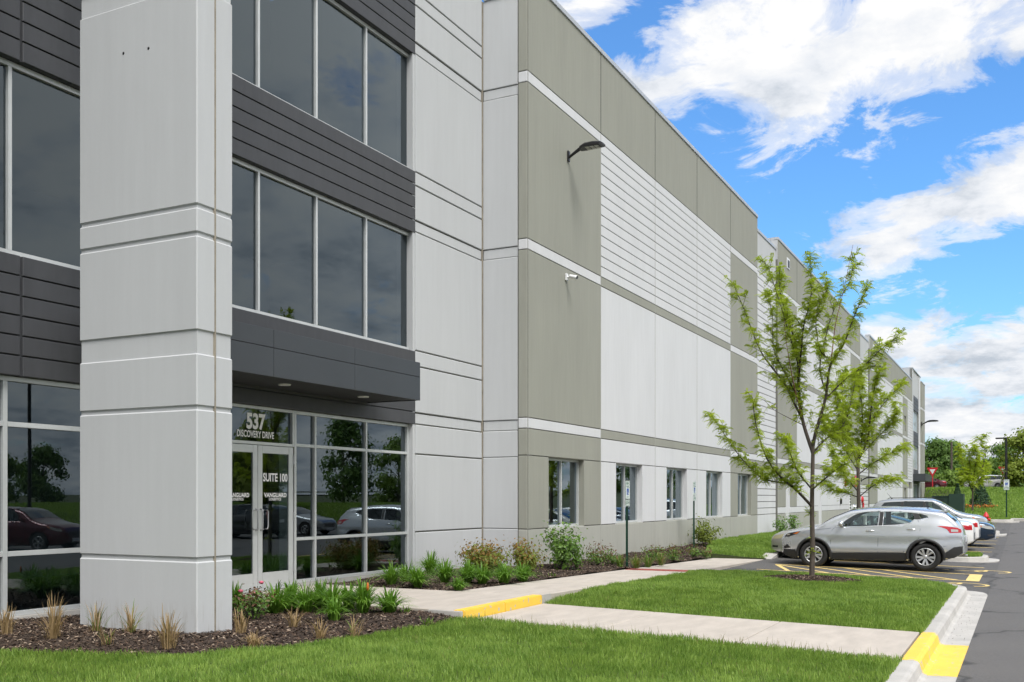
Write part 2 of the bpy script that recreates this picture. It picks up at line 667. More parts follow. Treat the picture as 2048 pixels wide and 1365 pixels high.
# ================================================================== the building
BLD = empty('warehouse_building', (20.73, 10.2, 0))
tag(BLD, 'long light grey and olive precast warehouse with glazed three storey entrance', 'building')


def TY(Y):
    return lambda u, w, z: (u, Y + w, z)


def TX(X):                      # face looking towards -X, u runs along Y
    return lambda u, w, z: (X + w, u, z)


def wall_panel(T, u0, u1, rows, openings=(), thick=0.22, c=0.006, edge=0.013, name='wall_panel', depth=0.022, boards=None, label=None):
    """rows: (z0, z1, material key, gap below, gap above, front offset). One precast panel."""
    keys = []
    for r in rows:
        if r[2] not in keys:
            keys.append(r[2])
    mb = MB()
    keys.append('groove')
    gi = len(keys) - 1
    zs0, zs1 = rows[0][0], rows[-1][1]
    later = []
    for r in rows:
        z0, z1, k = r[0], r[1], r[2]
        g0 = r[3] if len(r) > 3 else 0.0
        g1 = r[4] if len(r) > 4 else 0.0
        w0 = r[5] if len(r) > 5 else 0.0
        spans = [(u0 + edge, u1 - edge)]
        hit = False
        for (a, b, za, zb) in openings:
            if za < z1 - 0.01 and zb > z0 + 0.01:
                hit = True
                ns = []
                for s, e in spans:
                    if a > s:
                        ns.append((s, min(a, e)))
                    if b < e:
                        ns.append((max(b, s), e))
                spans = [q for q in ns if q[1] - q[0] > 0.02]
        for s, e in spans:
            if boards and boards[0] <= z0 and z1 <= boards[1]:
                later.append((s, e, z0 + g0 / 2, z1 - g1 / 2, w0, k))
            else:
                mb.slab(T, s, e, z0 + g0 / 2, z1 - g1 / 2, w0, thick, c, keys.index(k))
            mb.slab(T, s + 0.002 - (edge if s == u0 + edge else 0), e - 0.002 + (edge if e == u1 - edge else 0), z0, z1, w0 + depth, thick - 0.03, 0.0005, gi if not (boards and boards[0] <= z0 and z1 <= boards[1]) else gi)
    mats = [M[k] for k in keys]
    o = mb.build(name, mats, BLD)
    if label:
        o['label'] = label
    for s, e, a, b, w0, k in later:
        m2 = MB()
        m2.slab(T, s, e, a, b, w0, depth + w0 + 0.02, c, 0)
        m2.build('board', M[k], o)
    return o


def rows_from(spec, g=0.022):
    """spec: list of (z0, z1, key) stacked; grooves at every meeting"""
    out = []
    n = len(spec)
    for i, s in enumerate(spec):
        w0 = s[3] if len(s) > 3 else 0.0
        out.append((s[0], s[1], s[2], g if i else 0.0, g if i < n - 1 else 0.0, w0))
    return out


ROOF = 13.64
SIDING = [10.93 - 0.2787 * i for i in range(13)]          # 10.93 ... 7.585


def siding_rows(z0, z1, step=0.2787, key='white'):
    n = max(1, round((z1 - z0) / step))
    h = (z1 - z0) / n
    return [(z0 + i * h, z0 + (i + 1) * h, key) for i in range(n)]


COLUMN = [(-0.3, 0.852, 'base'), (0.852, 2.565, 'olive'), (2.565, 3.19, 'olive'), (3.19, 3.44, 'white', 0.0), (3.44, 7.33, 'olive'),
          (7.33, 7.58, 'white'), (7.58, 11.20, 'olive'), (11.20, 11.46, 'white'), (11.46, ROOF, 'olive')]
MIDDLE = [(-0.3, 0.852, 'base'), (0.852, 2.565, 'white'), (2.565, 3.19, 'white'), (3.19, 3.44, 'olive'), (3.44, 7.32, 'white'),
          (7.32, 7.58, 'olive')] + siding_rows(7.58, 10.93) + [(10.93, 11.20, 'white'), (11.20, 11.46, 'white'), (11.46, ROOF, 'olive')]


def window(x0, x1, z0, z1, Y, mull=(), rails=(), fr=0.05, dep=0.09, gl='glass', sill=True, name='window', bar=None):
    """an aluminium window: outer frame > mullion, rail, pane, sill. Y is the frame's outer face"""
    bar = bar or fr
    mb = MB()
    b = 0.004
    mb.box(x0, x0 + fr, Y, Y + dep, z0, z1, 0, b)
    mb.box(x1 - fr, x1, Y, Y + dep, z0, z1, 0, b)
    mb.box(x0 + fr - 0.002, x1 - fr + 0.002, Y + 0.002, Y + dep - 0.002, z1 - fr, z1, 0, b)
    mb.box(x0 + fr - 0.002, x1 - fr + 0.002, Y + 0.002, Y + dep - 0.002, z0, z0 + fr, 0, b)
    w = mb.build(name, M['alu'], BLD)
    xs = [x0 + fr] + [m for m in mull] + [x1 - fr]
    zs = [z0 + fr] + [r for r in rails] + [z1 - fr]
    for m in mull:
        q = MB().box(m - bar / 2, m + bar / 2, Y + 0.003, Y + dep, z0 + fr - 0.003, z1 - fr + 0.003, 0, b)
        q.build('mullion', M['alu'], w)
    for r in rails:
        for i in range(len(xs) - 1):
            a = xs[i] + (bar / 2 if i else 0) - 0.002
            e = xs[i + 1] - (bar / 2 if i < len(xs) - 2 else 0) + 0.002
            MB().box(a, e, Y + 0.006, Y + dep - 0.003, r - bar / 2, r + bar / 2, 0, b).build('rail', M['alu'], w)
    for i in range(len(xs) - 1):
        for j in range(len(zs) - 1):
            MB().quad((xs[i] - 0.003, Y + dep * 0.6, zs[j] - 0.003), (xs[i + 1] + 0.003, Y + dep * 0.6, zs[j] - 0.003),
                      (xs[i + 1] + 0.003, Y + dep * 0.6, zs[j + 1] + 0.003), (xs[i] - 0.003, Y + dep * 0.6, zs[j + 1] + 0.003)).build('pane', M[gl], w, recalc=False)
    return w


def coping(x0, x1, Y, z, depth=0.34, front=0.03):
    mb = MB()
    mb.box(x0, x1, Y - front, Y + depth, z - 0.03, z + 0.11, 0, 0.012)
    mb.build('coping', M['coping'], BLD)


# ---- first olive block: five panels
JX = [20.73, 25.20, 29.68, 34.15, 38.65, 43.10]
for i in range(5):
    a, b = JX[i], JX[i + 1]
    c = (a + b) / 2
    col = i in (0, 4)
    wall_panel(TY(YF), a, b, rows_from(COLUMN if col else MIDDLE), [(c - 1.10, c + 1.10, 0.852, 2.565)],
               boards=None if col else (7.5, 10.95))
    mat = 'olive' if col else 'white'
    # reveal lining of the opening
    mb = MB()
    for s in (-1, 1):
        xa, xb = c + s * 1.096, c + s * 1.13
        mb.box(min(xa, xb), max(xa, xb), YF + 0.014, YF + 0.30, 0.84, 2.575)
    mb.box(c - 1.13, c + 1.13, YF + 0.014, YF + 0.30, 2.561, 2.60)
    mb.build('window_reveal', M[mat], BLD)
    mb = MB()
    mb.box(c - 1.094, c + 1.094, YF + 0.014, YF + 0.30, 0.80, 0.857, 0, 0.004)
    w = window(c - 1.093, c + 1.093, 0.859, 2.559, YF + 0.155, mull=[c], fr=0.055)
    mb.build('sill', M['base'], w)
    mb = MB()
    mb.box(c + 0.55, c + 0.95, YF + 0.36, YF + 0.40, 0.9, 2.55)
    mb.build('interior_panel', M['room'], BLD)
    coping(a + 0.003, b - 0.003, YF, ROOF)

for x in JX[1:5]:
    MB().box(x - 0.022, x + 0.022, YF - 0.002, YF + 0.02, 11.47, ROOF - 0.03).build('sealant_joint', M['darkjoint'], BLD)
    MB().box(x - 0.014, x + 0.014, YF - 0.0015, YF + 0.02, 0.0, 11.45).build('sealant_joint', M['palejoint'], BLD)
# the return wall facing the entrance: light grey with an olive edge strip
RET_L = [(-0.3, 0.86, 'grey'), (0.86, 2.53, 'grey'), (2.53, 3.15, 'grey'), (3.15, 3.39, 'grey', 0.018), (3.39, 7.19, 'grey'),
         (7.19, 7.43, 'grey', 0.018), (7.43, 10.95, 'grey'), (10.95, 11.19, 'grey', 0.018), (11.19, 13.30, 'grey')]
wall_panel(TX(20.73), 10.46, 11.40, rows_from(RET_L, 0.012), name='return_panel', c=0.012)
wall_panel(TX(20.715), 10.20, 10.455, rows_from([(z0, z1, k) for z0, z1, k, *_ in COLUMN], 0.02), name='corner_panel', c=0.010)
MB().box(20.70, 21.0, 10.47, 11.36, 13.30, 13.40, 0, 0.01).build('coping', M['coping'], BLD)
MB().box(20.68, 20.95, 10.17, 10.465, ROOF - 0.03, ROOF + 0.11, 0, 0.01).build('coping', M['coping'], BLD)

# ---- recessed light grey wall beside the entrance glazing
TOP = 15.2
ENT = [(-0.3, 0.86, 'grey'), (0.86, 2.50, 'grey'), (2.50, 3.13, 'grey'), (3.13, 3.37, 'grey', 0.018), (3.37, 4.35, 'grey'), (4.35, 4.68, 'grey'),
       (4.68, 7.18, 'grey'), (7.18, 7.42, 'grey', 0.018), (7.42, 8.15, 'grey'), (8.15, 8.44, 'grey'), (8.44, 10.93, 'grey'),
       (10.93, 11.17, 'grey', 0.018), (11.17, 11.95, 'grey'), (11.95, 12.23, 'grey'), (12.23, TOP, 'grey')]
wall_panel(TY(YW), 17.79, 20.70, rows_from(ENT, 0.030), thick=0.35, c=0.010)
MB().box(20.695, 20.735, YW - 0.006, YW + 0.05, 0, 13.3).build('sealant_joint', M['joint'], BLD)

# ---- charcoal spandrels: boards on a backing
def spandrel(x0, x1, z0, z1, Y=YW, step=0.258, joints=()):
    mb = MB().box(x0, x1, Y + 0.03, Y + 0.30, z0, z1)
    s = mb.build('spandrel', M['char'], BLD)
    cuts = [x0] + list(joints) + [x1]
    n = round((z1 - z0) / step)
    h = (z1 - z0) / n
    for i in range(n):
        for k in range(len(cuts) - 1):
            q = MB()
            q.slab(TY(Y), cuts[k] + (0.02 if k else 0), cuts[k + 1] - (0.02 if k < len(cuts) - 2 else 0), z0 + i * h + (0.010 if i else 0), z0 + (i + 1) * h - (0.010 if i < n - 1 else 0), 0.0, 0.034, 0.006)
            q.build('board', M['char'], s)
    return s


EX0, EX1 = 3.0, 17.79
spandrel(EX0, EX1, 3.13, 4.66, joints=(8.51,))
spandrel(EX0, EX1, 7.15, 8.44, joints=(8.51,))
spandrel(EX0, EX1, 10.90, 13.74, joints=(8.51,))
MB().box(EX0, EX1, YW, YW + 0.3, 13.75, TOP).build('parapet', M['grey'], BLD)
MB().box(EX0, 20.7, YW - 0.04, YW + 0.4, TOP, TOP + 0.12, 0, 0.01).build('coping', M['coping'], BLD)

# ---- entrance glazing
MUL = [17.74 - 1.552 * i for i in range(1, 9)]
MUL_UP = sorted(m for m in MUL if m > EX0 + 0.3)
GY = YG - 0.055
window(EX0, 17.785, 4.665, 7.145, GY, mull=MUL_UP, fr=0.07, bar=0.055)
window(EX0, 17.785, 8.445, 10.895, GY, mull=MUL_UP, fr=0.07, bar=0.055)
# jamb closing the right side of the glazed bay
MB().box(17.70, 17.786, YW + 0.012, YG + 0.25, 0.0, 10.9).build('jamb', M['grey'], BLD)
# storefront right of the doors, and left of them to the end
DX0, DX1 = 12.13, 14.00
window(DX1, 17.70, 0.06, 3.125, GY, mull=[14.60, 16.19], rails=[0.845, 2.515], fr=0.06, bar=0.055, gl='lobby_glass', name='storefront')
window(EX0, DX0, 0.06, 3.125, GY, mull=[4.9, 6.5, 8.36, 9.98, 11.3], rails=[0.86, 2.515], fr=0.06, bar=0.065, gl='lobby_glass', name='storefront')
# transom light over the doors
window(DX0, DX1, 2.476, 3.125, GY, fr=0.050, gl='glass', name='transom')
MB().box(EX0, 12.1, YG - 0.10, YG + 0.1, -0.2, 0.058, 0, 0.008).build('foundation_ledge', M['kerb'], BLD)
MB().box(14.02, 17.72, YG - 0.06, YG + 0.1, -0.2, 0.058, 0, 0.008).build('foundation_ledge', M['kerb'], BLD)


def door_leaf(x0, x1, hinge):
    Y = GY + 0.012
    mb = MB()
    st, z0, z1 = 0.115, 0.045, 2.468
    mb.box(x0, x0 + st, Y, Y + 0.045, z0, z1, 0, 0.004)
    mb.box(x1 - st, x1, Y, Y + 0.045, z0, z1, 0, 0.004)
    mb.box(x0 + st - 0.002, x1 - st + 0.002, Y + 0.002, Y + 0.043, z1 - 0.13, z1 - 0.002, 0, 0.004)
    mb.box(x0 + st - 0.002, x1 - st + 0.002, Y + 0.002, Y + 0.043, z0, z0 + 0.26, 0, 0.004)
    d = mb.build('door', M['alu'], BLD)
    MB().quad((x0 + st, Y + 0.02, 0.29), (x1 - st, Y + 0.02, 0.29), (x1 - st, Y + 0.02, 2.36), (x0 + st, Y + 0.02, 2.36)).build('pane', M['lobby_glass'], d, recalc=False)
    hx = x1 - 0.055 if hinge < 0 else x0 + 0.055
    s = -1 if hinge < 0 else 1
    yy = Y - 0.055
    h = MB()
    w = 0.115 * s
    h.tube([(hx, Y, 1.03), (hx, yy, 1.04), (hx, yy, 1.07), (hx, yy, 1.35), (hx, yy, 1.38), (hx, Y, 1.39)], 0.012, 8)
    h.tube([(hx, yy, 1.05), (hx + w, yy, 1.05), (hx + w + 0.02 * s, yy, 1.08), (hx + w + 0.02 * s, yy, 1.34), (hx + w, yy, 1.37), (hx, yy, 1.37)], 0.012, 8)
    h.build('handle', M['galv'], d)
    MB().lathe([(0.0, -0.012), (0.022, -0.012), (0.022, 0.0)], 12, Matrix.Translation((hx, Y, 1.21)) @ Matrix.Rotation(R(90), 4, 'X')).build('lock', M['galv'], d)
    ex = x1 + 0.006 if hinge > 0 else x0 - 0.006
    for hz in (0.35, 1.25, 2.25):
        MB().box(ex - 0.012, ex + 0.012, Y - 0.012, Y + 0.01, hz - 0.08, hz + 0.08, 0, 0.003).build('hinge', M['galv'], d)
    return d


mid = (DX0 + DX1) / 2
dl = door_leaf(DX0 + 0.02, mid - 0.004, -1)
dr = door_leaf(mid + 0.004, DX1 - 0.02, 1)
MB().box(DX0, DX1, GY - 0.03, GY + 0.12, 0.0, 0.042, 0, 0.006).build('threshold', M['alu'], BLD)
ty = GY + 0.008


def place_text(parent, s, px0, px1, py0, py1, bold, dy=0.0, spacing=1.0, Y=None):
    Yt = (Y or GY + 0.02) - dy
    xa, xb = on_y(px0, Yt), on_y(px1, Yt)
    dist = (xa + xb) / 2 * CT + Yt * ST
    za, zb = EYE - (py1 - HY_PX) * dist / F_PX, EYE - (py0 - HY_PX) * dist / F_PX
    xc, zc = (xa + xb) / 2, (za + zb) / 2
    return text_mesh('lettering', s, xb - xa, zb - za, M['letter'], lambda u, v: (xc + u, Yt, zc + v), parent, bold, spacing)


tr_ = [o for o in BLD.children if o.name.startswith('transom')][0]
yt = GY + 0.09 * 0.6
place_text(tr_, '537', 493, 531, 827, 860, 0.040, 0.006, 0.98, yt)
place_text(tr_, 'DISCOVERY DRIVE', 474, 548, 862, 876, 0.024, 0.006, 1.0, yt)
yd = GY + 0.032
place_text(dr, 'SUITE 100', 526, 575, 947, 964, 0.030, 0.006, 1.0, yd)
place_text(dr, 'VANGUARD', 528, 573, 986, 995, 0.035, 0.006, 1.05, yd)
place_text(dr, 'LOGISTICS', 538, 562, 996, 1001.5, 0.028, 0.006, 1.0, yd)
place_text(dl, 'VANGUARD', 455, 498.5, 986, 995, 0.035, 0.006, 1.05, yd)
place_text(dl, 'LOGISTICS', 464, 487, 996, 1001.5, 0.028, 0.006, 1.0, yd)

# ---- canopy over the doors
cx0, cx1, cy0, cy1, cz0, cz1 = 9.86, 16.1, 10.2, YW, 3.425, 4.145
can = MB().box(cx0 + 0.02, cx1 - 0.02, cy0 + 0.02, cy1 + 0.05, cz0 + 0.015, cz1 - 0.01).build('canopy', M['soffit'], BLD)
for i in range(3):
    a, b = cx0 + i * 2.08, cx0 + (i + 1) * 2.08
    for z0, z1 in ((cz0, 3.867), (3.867, cz1)):
        q = MB()
        q.slab(TY(cy0), a + 0.004, b - 0.004, z0 + (0.004 if z0 > cz0 else 0), z1 - (0.004 if z1 < cz1 else 0), 0.0, 0.03, 0.003)
        q.build('panel', M['canopy'], can)
for X in (cx0, cx1):
    MB().box(X - 0.012, X + 0.012, cy0 + 0.01, cy1, cz0 + 0.002, cz1 - 0.002).build('end_panel', M['canopy'], can)
for X in (10.7, 12.9, 15.1):
    MB().lathe([(0.055, 0.03), (0.06, -0.002), (0.10, -0.012), (0.105, 0.01)], 20, Matrix.Translation((X, 10.8, cz0 + 0.008))).build('downlight', M['whiteplastic'], can)

# ---- free standing light grey fin in front of the entrance glazing
PX0, PX1, PY0, PY1 = 8.53, 9.11, 8.41, 10.35
PIL = [(-0.4, 0.862), (0.862, 2.61), (2.61, 3.23), (3.23, 3.50), (3.50, 4.60), (4.60, 4.92), (4.92, 7.46), (7.46, 7.72), (7.72, TOP)]
pil = MB()
core = 0.018
pil.box(PX0 + core, PX1 - core, PY0 + core, PY1 - core, -0.4, TOP - 0.01, 0)
for i, (a, b) in enumerate(PIL):
    rec = (a, b) in ((3.23, 3.50), (7.46, 7.72))
    g0 = 0 if i == 0 else (0.022 if not rec and PIL[i - 1] not in ((3.23, 3.50), (7.46, 7.72)) else 0.0)
    g1 = 0 if i == len(PIL) - 1 else (0.022 if not rec and PIL[i + 1] not in ((3.23, 3.50), (7.46, 7.72)) else 0.0)
    if rec:
        continue
    bm = bmesh.new()
    bmesh.ops.create_cube(bm, size=1.0)
    for w in bm.verts:
        w.co = Vector((PX0 + (w.co.x + .5) * (PX1 - PX0), PY0 + (w.co.y + .5) * (PY1 - PY0), a + g0 + (w.co.z + .5) * (b - g1 - a - g0)))
    bmesh.ops.bevel(bm, geom=bm.edges[:], offset=0.013, segments=1, affect='EDGES')
    pil.bm(bm)
fin = pil.build('entrance_fin', M['grey'], BLD)
# caulked joint down the narrow face, a little weathered
jx = on_y(430.5, PY0)
MB().box(jx - 0.014, jx + 0.010, PY0 - 0.003, PY0 + 0.03, -0.3, TOP - 0.02).build('sealant_joint', M['joint'], fin)
for px, py in ((247, 107), (297, 97)):
    a = alpha(px)
    Yh = PX0 * math.tan(a)
    dd = PX0 * CT + Yh * ST
    zh = EYE - (py - HY_PX) * dd / F_PX
    MB().lathe([(0.0, 0.004), (0.016, 0.003), (0.020, -0.002)], 8, Matrix.Translation((PX0, Yh, zh)) @ Matrix.Rotation(R(-90), 4, 'Y')).build('bolt_hole', M['black'], fin)
MB().box(PX0 + 0.1, PX1 - 0.1, PY1 - 0.03, YW + 0.05, TOP - 0.8, TOP - 0.1).build('tie_beam', M['grey'], BLD)
MB().box(PX0 - 0.03, PX1 + 0.03, PY0 - 0.03, PY1 + 0.03, TOP, TOP + 0.1, 0, 0.01).build('coping', M['coping'], BLD)

# ---- interior behind the glass
mb = MB()
mb.box(EX0, 43.0, 18.0, 18.2, -0.1, TOP - 0.3)
mb.box(EX0 - 0.2, EX0, YW, 18.2, -0.1, TOP - 0.3)
mb.box(20.9, 21.1, YW + 0.36, 18.0, -0.1, TOP - 0.31)
mb.build('interior_wall', M['room'], BLD)
for z in (-0.05, 4.35, 8.1):
    MB().box(EX0, 43.0, YG + 0.35, 18.0, z - 0.25, z, 0).build('floor_slab', M['room'], BLD)
for x0 in (8.75,):
    MB().box(x0 - 1.2, x0 + 0.35, 12.6, 12.8, 0.0, 4.0).build('lobby_partition', M['room_light'], BLD)
MB().box(14.9, 15.2, 12.6, 12.9, 0.0, 4.0).build('lobby_column', M['room_light'], BLD)
MB().box(EX0 - 0.1, 20.9, YW + 0.31, 60.0, TOP - 0.3, TOP - 0.15).build('roof', M['room'], BLD)
MB().box(20.9, 125.0, YF + 0.6, 60.0, 12.6, 12.75).build('roof', M['room'], BLD)
MB().box(EX0 - 0.5, EX0 - 0.2, YW + 0.05, 60, -0.3, TOP).build('end_wall', M['grey'], BLD)

# ---- sections further along the facade
BAY = [(-0.3, 0.85, 'white')] + siding_rows(0.85, 2.55, 0.28) + [(2.55, 3.19, 'olive'), (3.19, 3.44, 'white')] + siding_rows(3.44, 11.20) + [(11.20, 11.46, 'white'), (11.46, 13.17, 'grey')]
PLAIN = [(-0.3, 0.852, 'base'), (0.852, 1.15, 'white'), (1.15, 2.565, 'white'), (2.565, 3.19, 'white'), (3.19, 3.44, 'olive'), (3.44, 7.32, 'white'), (7.32, 7.58, 'olive'),
         (7.58, 11.20, 'white'), (11.20, 11.46, 'white'), (11.46, ROOF, 'olive')]
COL2 = [(-0.3, 0.852, 'base'), (0.852, 1.15, 'white'), (1.15, 2.565, 'olive'), (2.565, 3.19, 'olive'), (3.19, 3.44, 'white'), (3.44, 7.33, 'olive'),
        (7.33, 7.58, 'white'), (7.58, 11.20, 'olive'), (11.20, 11.46, 'white'), (11.46, ROOF, 'olive')]
wall_panel(TY(YF + 0.10), 43.10, 47.1, rows_from(BAY, 0.03), boards=(0.8, 11.3))
coping(43.1, 47.1, YF + 0.10, 13.17)
S2 = [47.1 + 4.383 * i for i in range(7)]
SMALL = []
DOORS = [(48.85, 49.95)]
for i in range(6):
    a, b = S2[i], S2[i + 1]
    c = (a + b) / 2
    spec = COL2 if i in (0, 5) else PLAIN
    op = []
    if i == 0:
        op = [(48.85, 49.85, -0.3, 2.565)]
    if i == 4:
        op = [(c - 0.5, c + 0.5, 8.05, 9.4)]
    if i == 2:
        op = [(a + 1.6, a + 2.6, -0.3, 2.565)]
    rows = rows_from(spec)
    if i == 4:      # split the row so that the small window fits
        rows = [r for r in rows if not (r[0] == 7.58)] + [(7.58, 8.05, 'white'), (8.05, 9.4, 'white'), (9.4, 11.20, 'white', 0, 0.022)]
        rows.sort()
        window(c - 0.496, c + 0.496, 8.055, 9.395, YF + 0.14, fr=0.05)
    wall_panel(TY(YF), a, b, rows, op)
    coping(a + 0.003, b - 0.003, YF, ROOF)
for X in (49.35, S2[2] + 2.1):
    d = MB().box(X - 0.45, X + 0.45, YF + 0.10, YF + 0.15, -0.05, 2.50, 0, 0.004).build('door', M['white'], BLD)
    MB().box(X - 0.40, X - 0.36, YF + 0.04, YF + 0.11, 0.95, 1.1, 0, 0.004).build('handle', M['galv'], d)
    q = MB()
    q.box(X + 0.452, X + 0.495, YF + 0.015, YF + 0.24, -0.1, 2.55)
    q.box(X - 0.495, X - 0.452, YF + 0.015, YF + 0.24, -0.1, 2.55)
    q.box(X - 0.45, X + 0.45, YF + 0.017, YF + 0.24, 2.502, 2.55)
    q.build('frame', M['white'], d)
# parapet return at the start of the second block and its scupper
MB().box(47.1, 47.3, YF + 0.02, YF + 1.3, 12.7, ROOF - 0.03).build('parapet_return', M['grey'], BLD)
MB().box(47.08, 47.4, YF + 0.34, YF + 1.3, ROOF - 0.03, ROOF + 0.10, 0, 0.01).build('coping', M['coping'], BLD)


def scupper(px, py, Y=YF):
    X = on_y(px, Y)
    dd = X * CT + Y * ST
    z = EYE - (py - HY_PX) * dd / F_PX
    s = MB().box(X - 0.30, X + 0.30, Y - 0.03, Y + 0.05, z - 0.26, z + 0.26, 0, 0.01).build('scupper', M['whiteplastic'], BLD)
    MB().box(X - 0.22, X + 0.22, Y - 0.034, Y + 0.0, z - 0.20, z + 0.16).build('opening', M['char'], s)


for x in S2[1:6]:
    MB().box(x - 0.03, x + 0.03, YF - 0.002, YF + 0.02, 11.47, ROOF - 0.03).build('sealant_joint', M['darkjoint'], BLD)
scupper(1576, 528)
scupper(1747, 697)
wall_panel(TY(YF + 0.10), 73.4, 78.2, rows_from(BAY, 0.04))
coping(73.4, 78.2, YF + 0.10, 13.17)
MB().box(78.2, 78.4, YF + 0.02, YF + 1.6, 12.7, ROOF - 0.03).build('parapet_return', M['grey'], BLD)
S3 = [78.2 + 4.54 * i for i in range(8)]
for i in range(7):
    a, b = S3[i], S3[i + 1]
    c = (a + b) / 2
    if i == 6:
        spec = [r for r in BAY if r[1] < 11.47] + [(11.46, ROOF, 'olive')]
    elif i in (0, 5):
        spec = COL2
    else:
        spec = PLAIN
    rows = rows_from(spec, 0.03)
    op = []
    if i in (1, 5):
        k = 'white' if i == 1 else 'olive'
        rows = [r for r in rows if not (r[0] == 7.58)] + [(7.58, 8.05, k), (8.05, 9.5, k), (9.5, 11.20, k, 0, 0.022)]
        rows.sort()
        op = [(c - 0.8, c + 0.8, 8.05, 9.5)]
        window(c - 0.796, c + 0.796, 8.055, 9.495, YF + 0.14, fr=0.06)
    if i in (5, 6):
        op = op + [(c - 0.9, c + 0.9, 0.852, 2.565)]
        if i == 6:
            rows = [r for r in rows if r[0] < 0 or r[0] > 2.5]
            rows = rows + [(0.852, 2.565, 'white', 0.02, 0.02)]
            rows.sort()
        else:
            rows = [r for r in rows if r[0] not in (0.852, 1.15)] + [(0.852, 2.565, 'olive', 0.02, 0.02)]
            rows.sort()
        window(c - 0.896, c + 0.896, 0.857, 2.56, YF + 0.14, fr=0.06)
    wall_panel(TY(YF), a, b, rows, op)
    coping(a + 0.003, b - 0.003, YF, ROOF)
# the far entrance at the other end of the building
fx0, fx1 = S3[-1], 117.0
wall_panel(TY(YF), fx0, fx0 + 1.2, rows_from([(-0.3, 3.3, 'grey'), (3.3, 7.4, 'grey'), (7.4, 11.2, 'grey'), (11.2, 14.9, 'grey')], 0.03), name='wall_panel')
MB().box(fx0 + 1.2, fx1, YF + 0.05, YF + 0.3, 12.3, 14.9).build('parapet', M['grey'], BLD)
MB().box(fx0, fx1 + 2.0, YF - 0.05, YF + 2.4, 14.9, 15.02, 0, 0.01).build('coping', M['coping'], BLD)
MB().box(fx0, fx0 + 0.25, YF + 0.25, YF + 2.2, 12.7, 14.9).build('parapet_return', M['grey'], BLD)
for z0, z1 in ((3.1, 4.6), (7.1, 8.6), (10.8, 12.3)):
    spandrel(fx0 + 1.2, fx1, z0, z1, Y=YF + 0.02, step=0.375)
for z0, z1 in ((0.06, 3.1), (4.6, 7.1), (8.6, 10.8)):
    window(fx0 + 1.2, fx1, z0, z1, YF + 0.12, mull=[fx0 + 1.2 + (fx1 - fx0 - 1.2) * k / 4 for k in (1, 2, 3)], fr=0.09, bar=0.08)
wall_panel(TY(YF), fx1, fx1 + 2.0, rows_from([(-0.3, 3.3, 'white'), (3.3, 7.4, 'white'), (7.4, 11.2, 'white'), (11.2, 14.9, 'white')], 0.03), name='wall_panel')
ff = MB()
for a, b, k in ((-0.3, 3.3, 0), (3.3, 3.55, 1), (3.55, 7.5, 0), (7.5, 7.75, 1), (7.75, 11.4, 0), (11.4, 11.65, 1), (11.65, 14.4, 0)):
    ff.box(fx1 + 2.0, fx1 + 6.2, YF - 0.12, YF + 0.4, a + 0.01, b - 0.01, k, 0.02)
ff.box(fx1 + 2.03, fx1 + 6.17, YF - 0.09, YF + 0.37, -0.3, 14.39, 0)
ff.build('corner_pier', [M['olive'], M['white']], BLD)
MB().box(fx1 + 1.98, fx1 + 6.22, YF - 0.15, YF + 0.43, 14.4, 14.52, 0, 0.01).build('coping', M['coping'], BLD)
fc = MB().box(fx0 + 0.8, fx1 + 1.4, 9.0, YF, 3.35, 4.1, 0, 0.01).build('canopy', M['canopy'], BLD)
MB().box(42.9, 125, 18.0, 18.2, -0.1, 12.6).build('interior_wall', M['room'], BLD)
MB().box(124.6, 124.9, YF + 0.4, 60, -0.3, 14.4).build('end_wall', M['olive'], BLD)
# ================================================================== ground
BED1 = [(3.0, 11.45), (3.0, 10.9), (6.6, 10.2), (6.95, 9.6), (7.12, 8.9), (7.35, 8.15), (7.62, 7.72), (8.05, 7.45), (8.63, 7.24), (9.3, 7.12), (10.07, 7.02), (11.1, 6.90), (12.0, 6.93), (12.09, 8.0), (12.09, 11.45)]
BED2 = [(14.66, 8.56), (30.0, 8.56), (30.35, 8.75), (31.5, 9.1), (33.0, 9.5), (34.2, 9.75), (35.4, 10.19), (20.6, 10.19), (20.6, 11.38), (17.75, 11.38), (17.7, 11.45), (14.66, 11.45)]


def inside(poly, X, Y):
    """vectorised point in polygon"""
    X, Y = np.asarray(X), np.asarray(Y)
    r = np.zeros(X.shape, bool)
    n = len(poly)
    for i in range(n):
        x0, y0 = poly[i]
        x1, y1 = poly[(i + 1) % n]
        c = ((y0 > Y) != (y1 > Y)) & (X < (x1 - x0) * (Y - y0) / (y1 - y0 + 1e-12) + x0)
        r ^= c
    return r


def zl_front(X, Y):        # lawn in the foreground, falls gently from the bed to the kerb
    t = np.clip((np.asarray(Y) - 1.24) / 5.7, 0, 1)
    e = np.clip((np.asarray(X) - 10.6) / 1.5, 0, 1)
    return -0.27 + 0.20 * t - 0.05 * e * t + 0.02 * np.sin(np.asarray(X) * 1.1) * t


def edge_dist(X, Y, poly):
    X, Y = np.asarray(X, float), np.asarray(Y, float)
    best = np.full(X.shape, 9.0)
    for (x0, y0), (x1, y1) in zip(poly[:-1], poly[1:]):
        dx, dy = x1 - x0, y1 - y0
        t = np.clip(((X - x0) * dx + (Y - y0) * dy) / (dx * dx + dy * dy), 0, 1)
        best = np.minimum(best, np.hypot(X - x0 - t * dx, Y - y0 - t * dy))
    return best


def zb1(X, Y):             # mulch heaped a little above the lawn
    X, Y = np.asarray(X, float), np.asarray(Y, float)
    e = np.clip(edge_dist(X, Y, BED1[1:13]) / 0.6, 0, 1)
    return zl_front(X, Y) + 0.012 + 0.065 * e + 0.012 * np.sin(X * 3.1 + Y * 2.3) * e


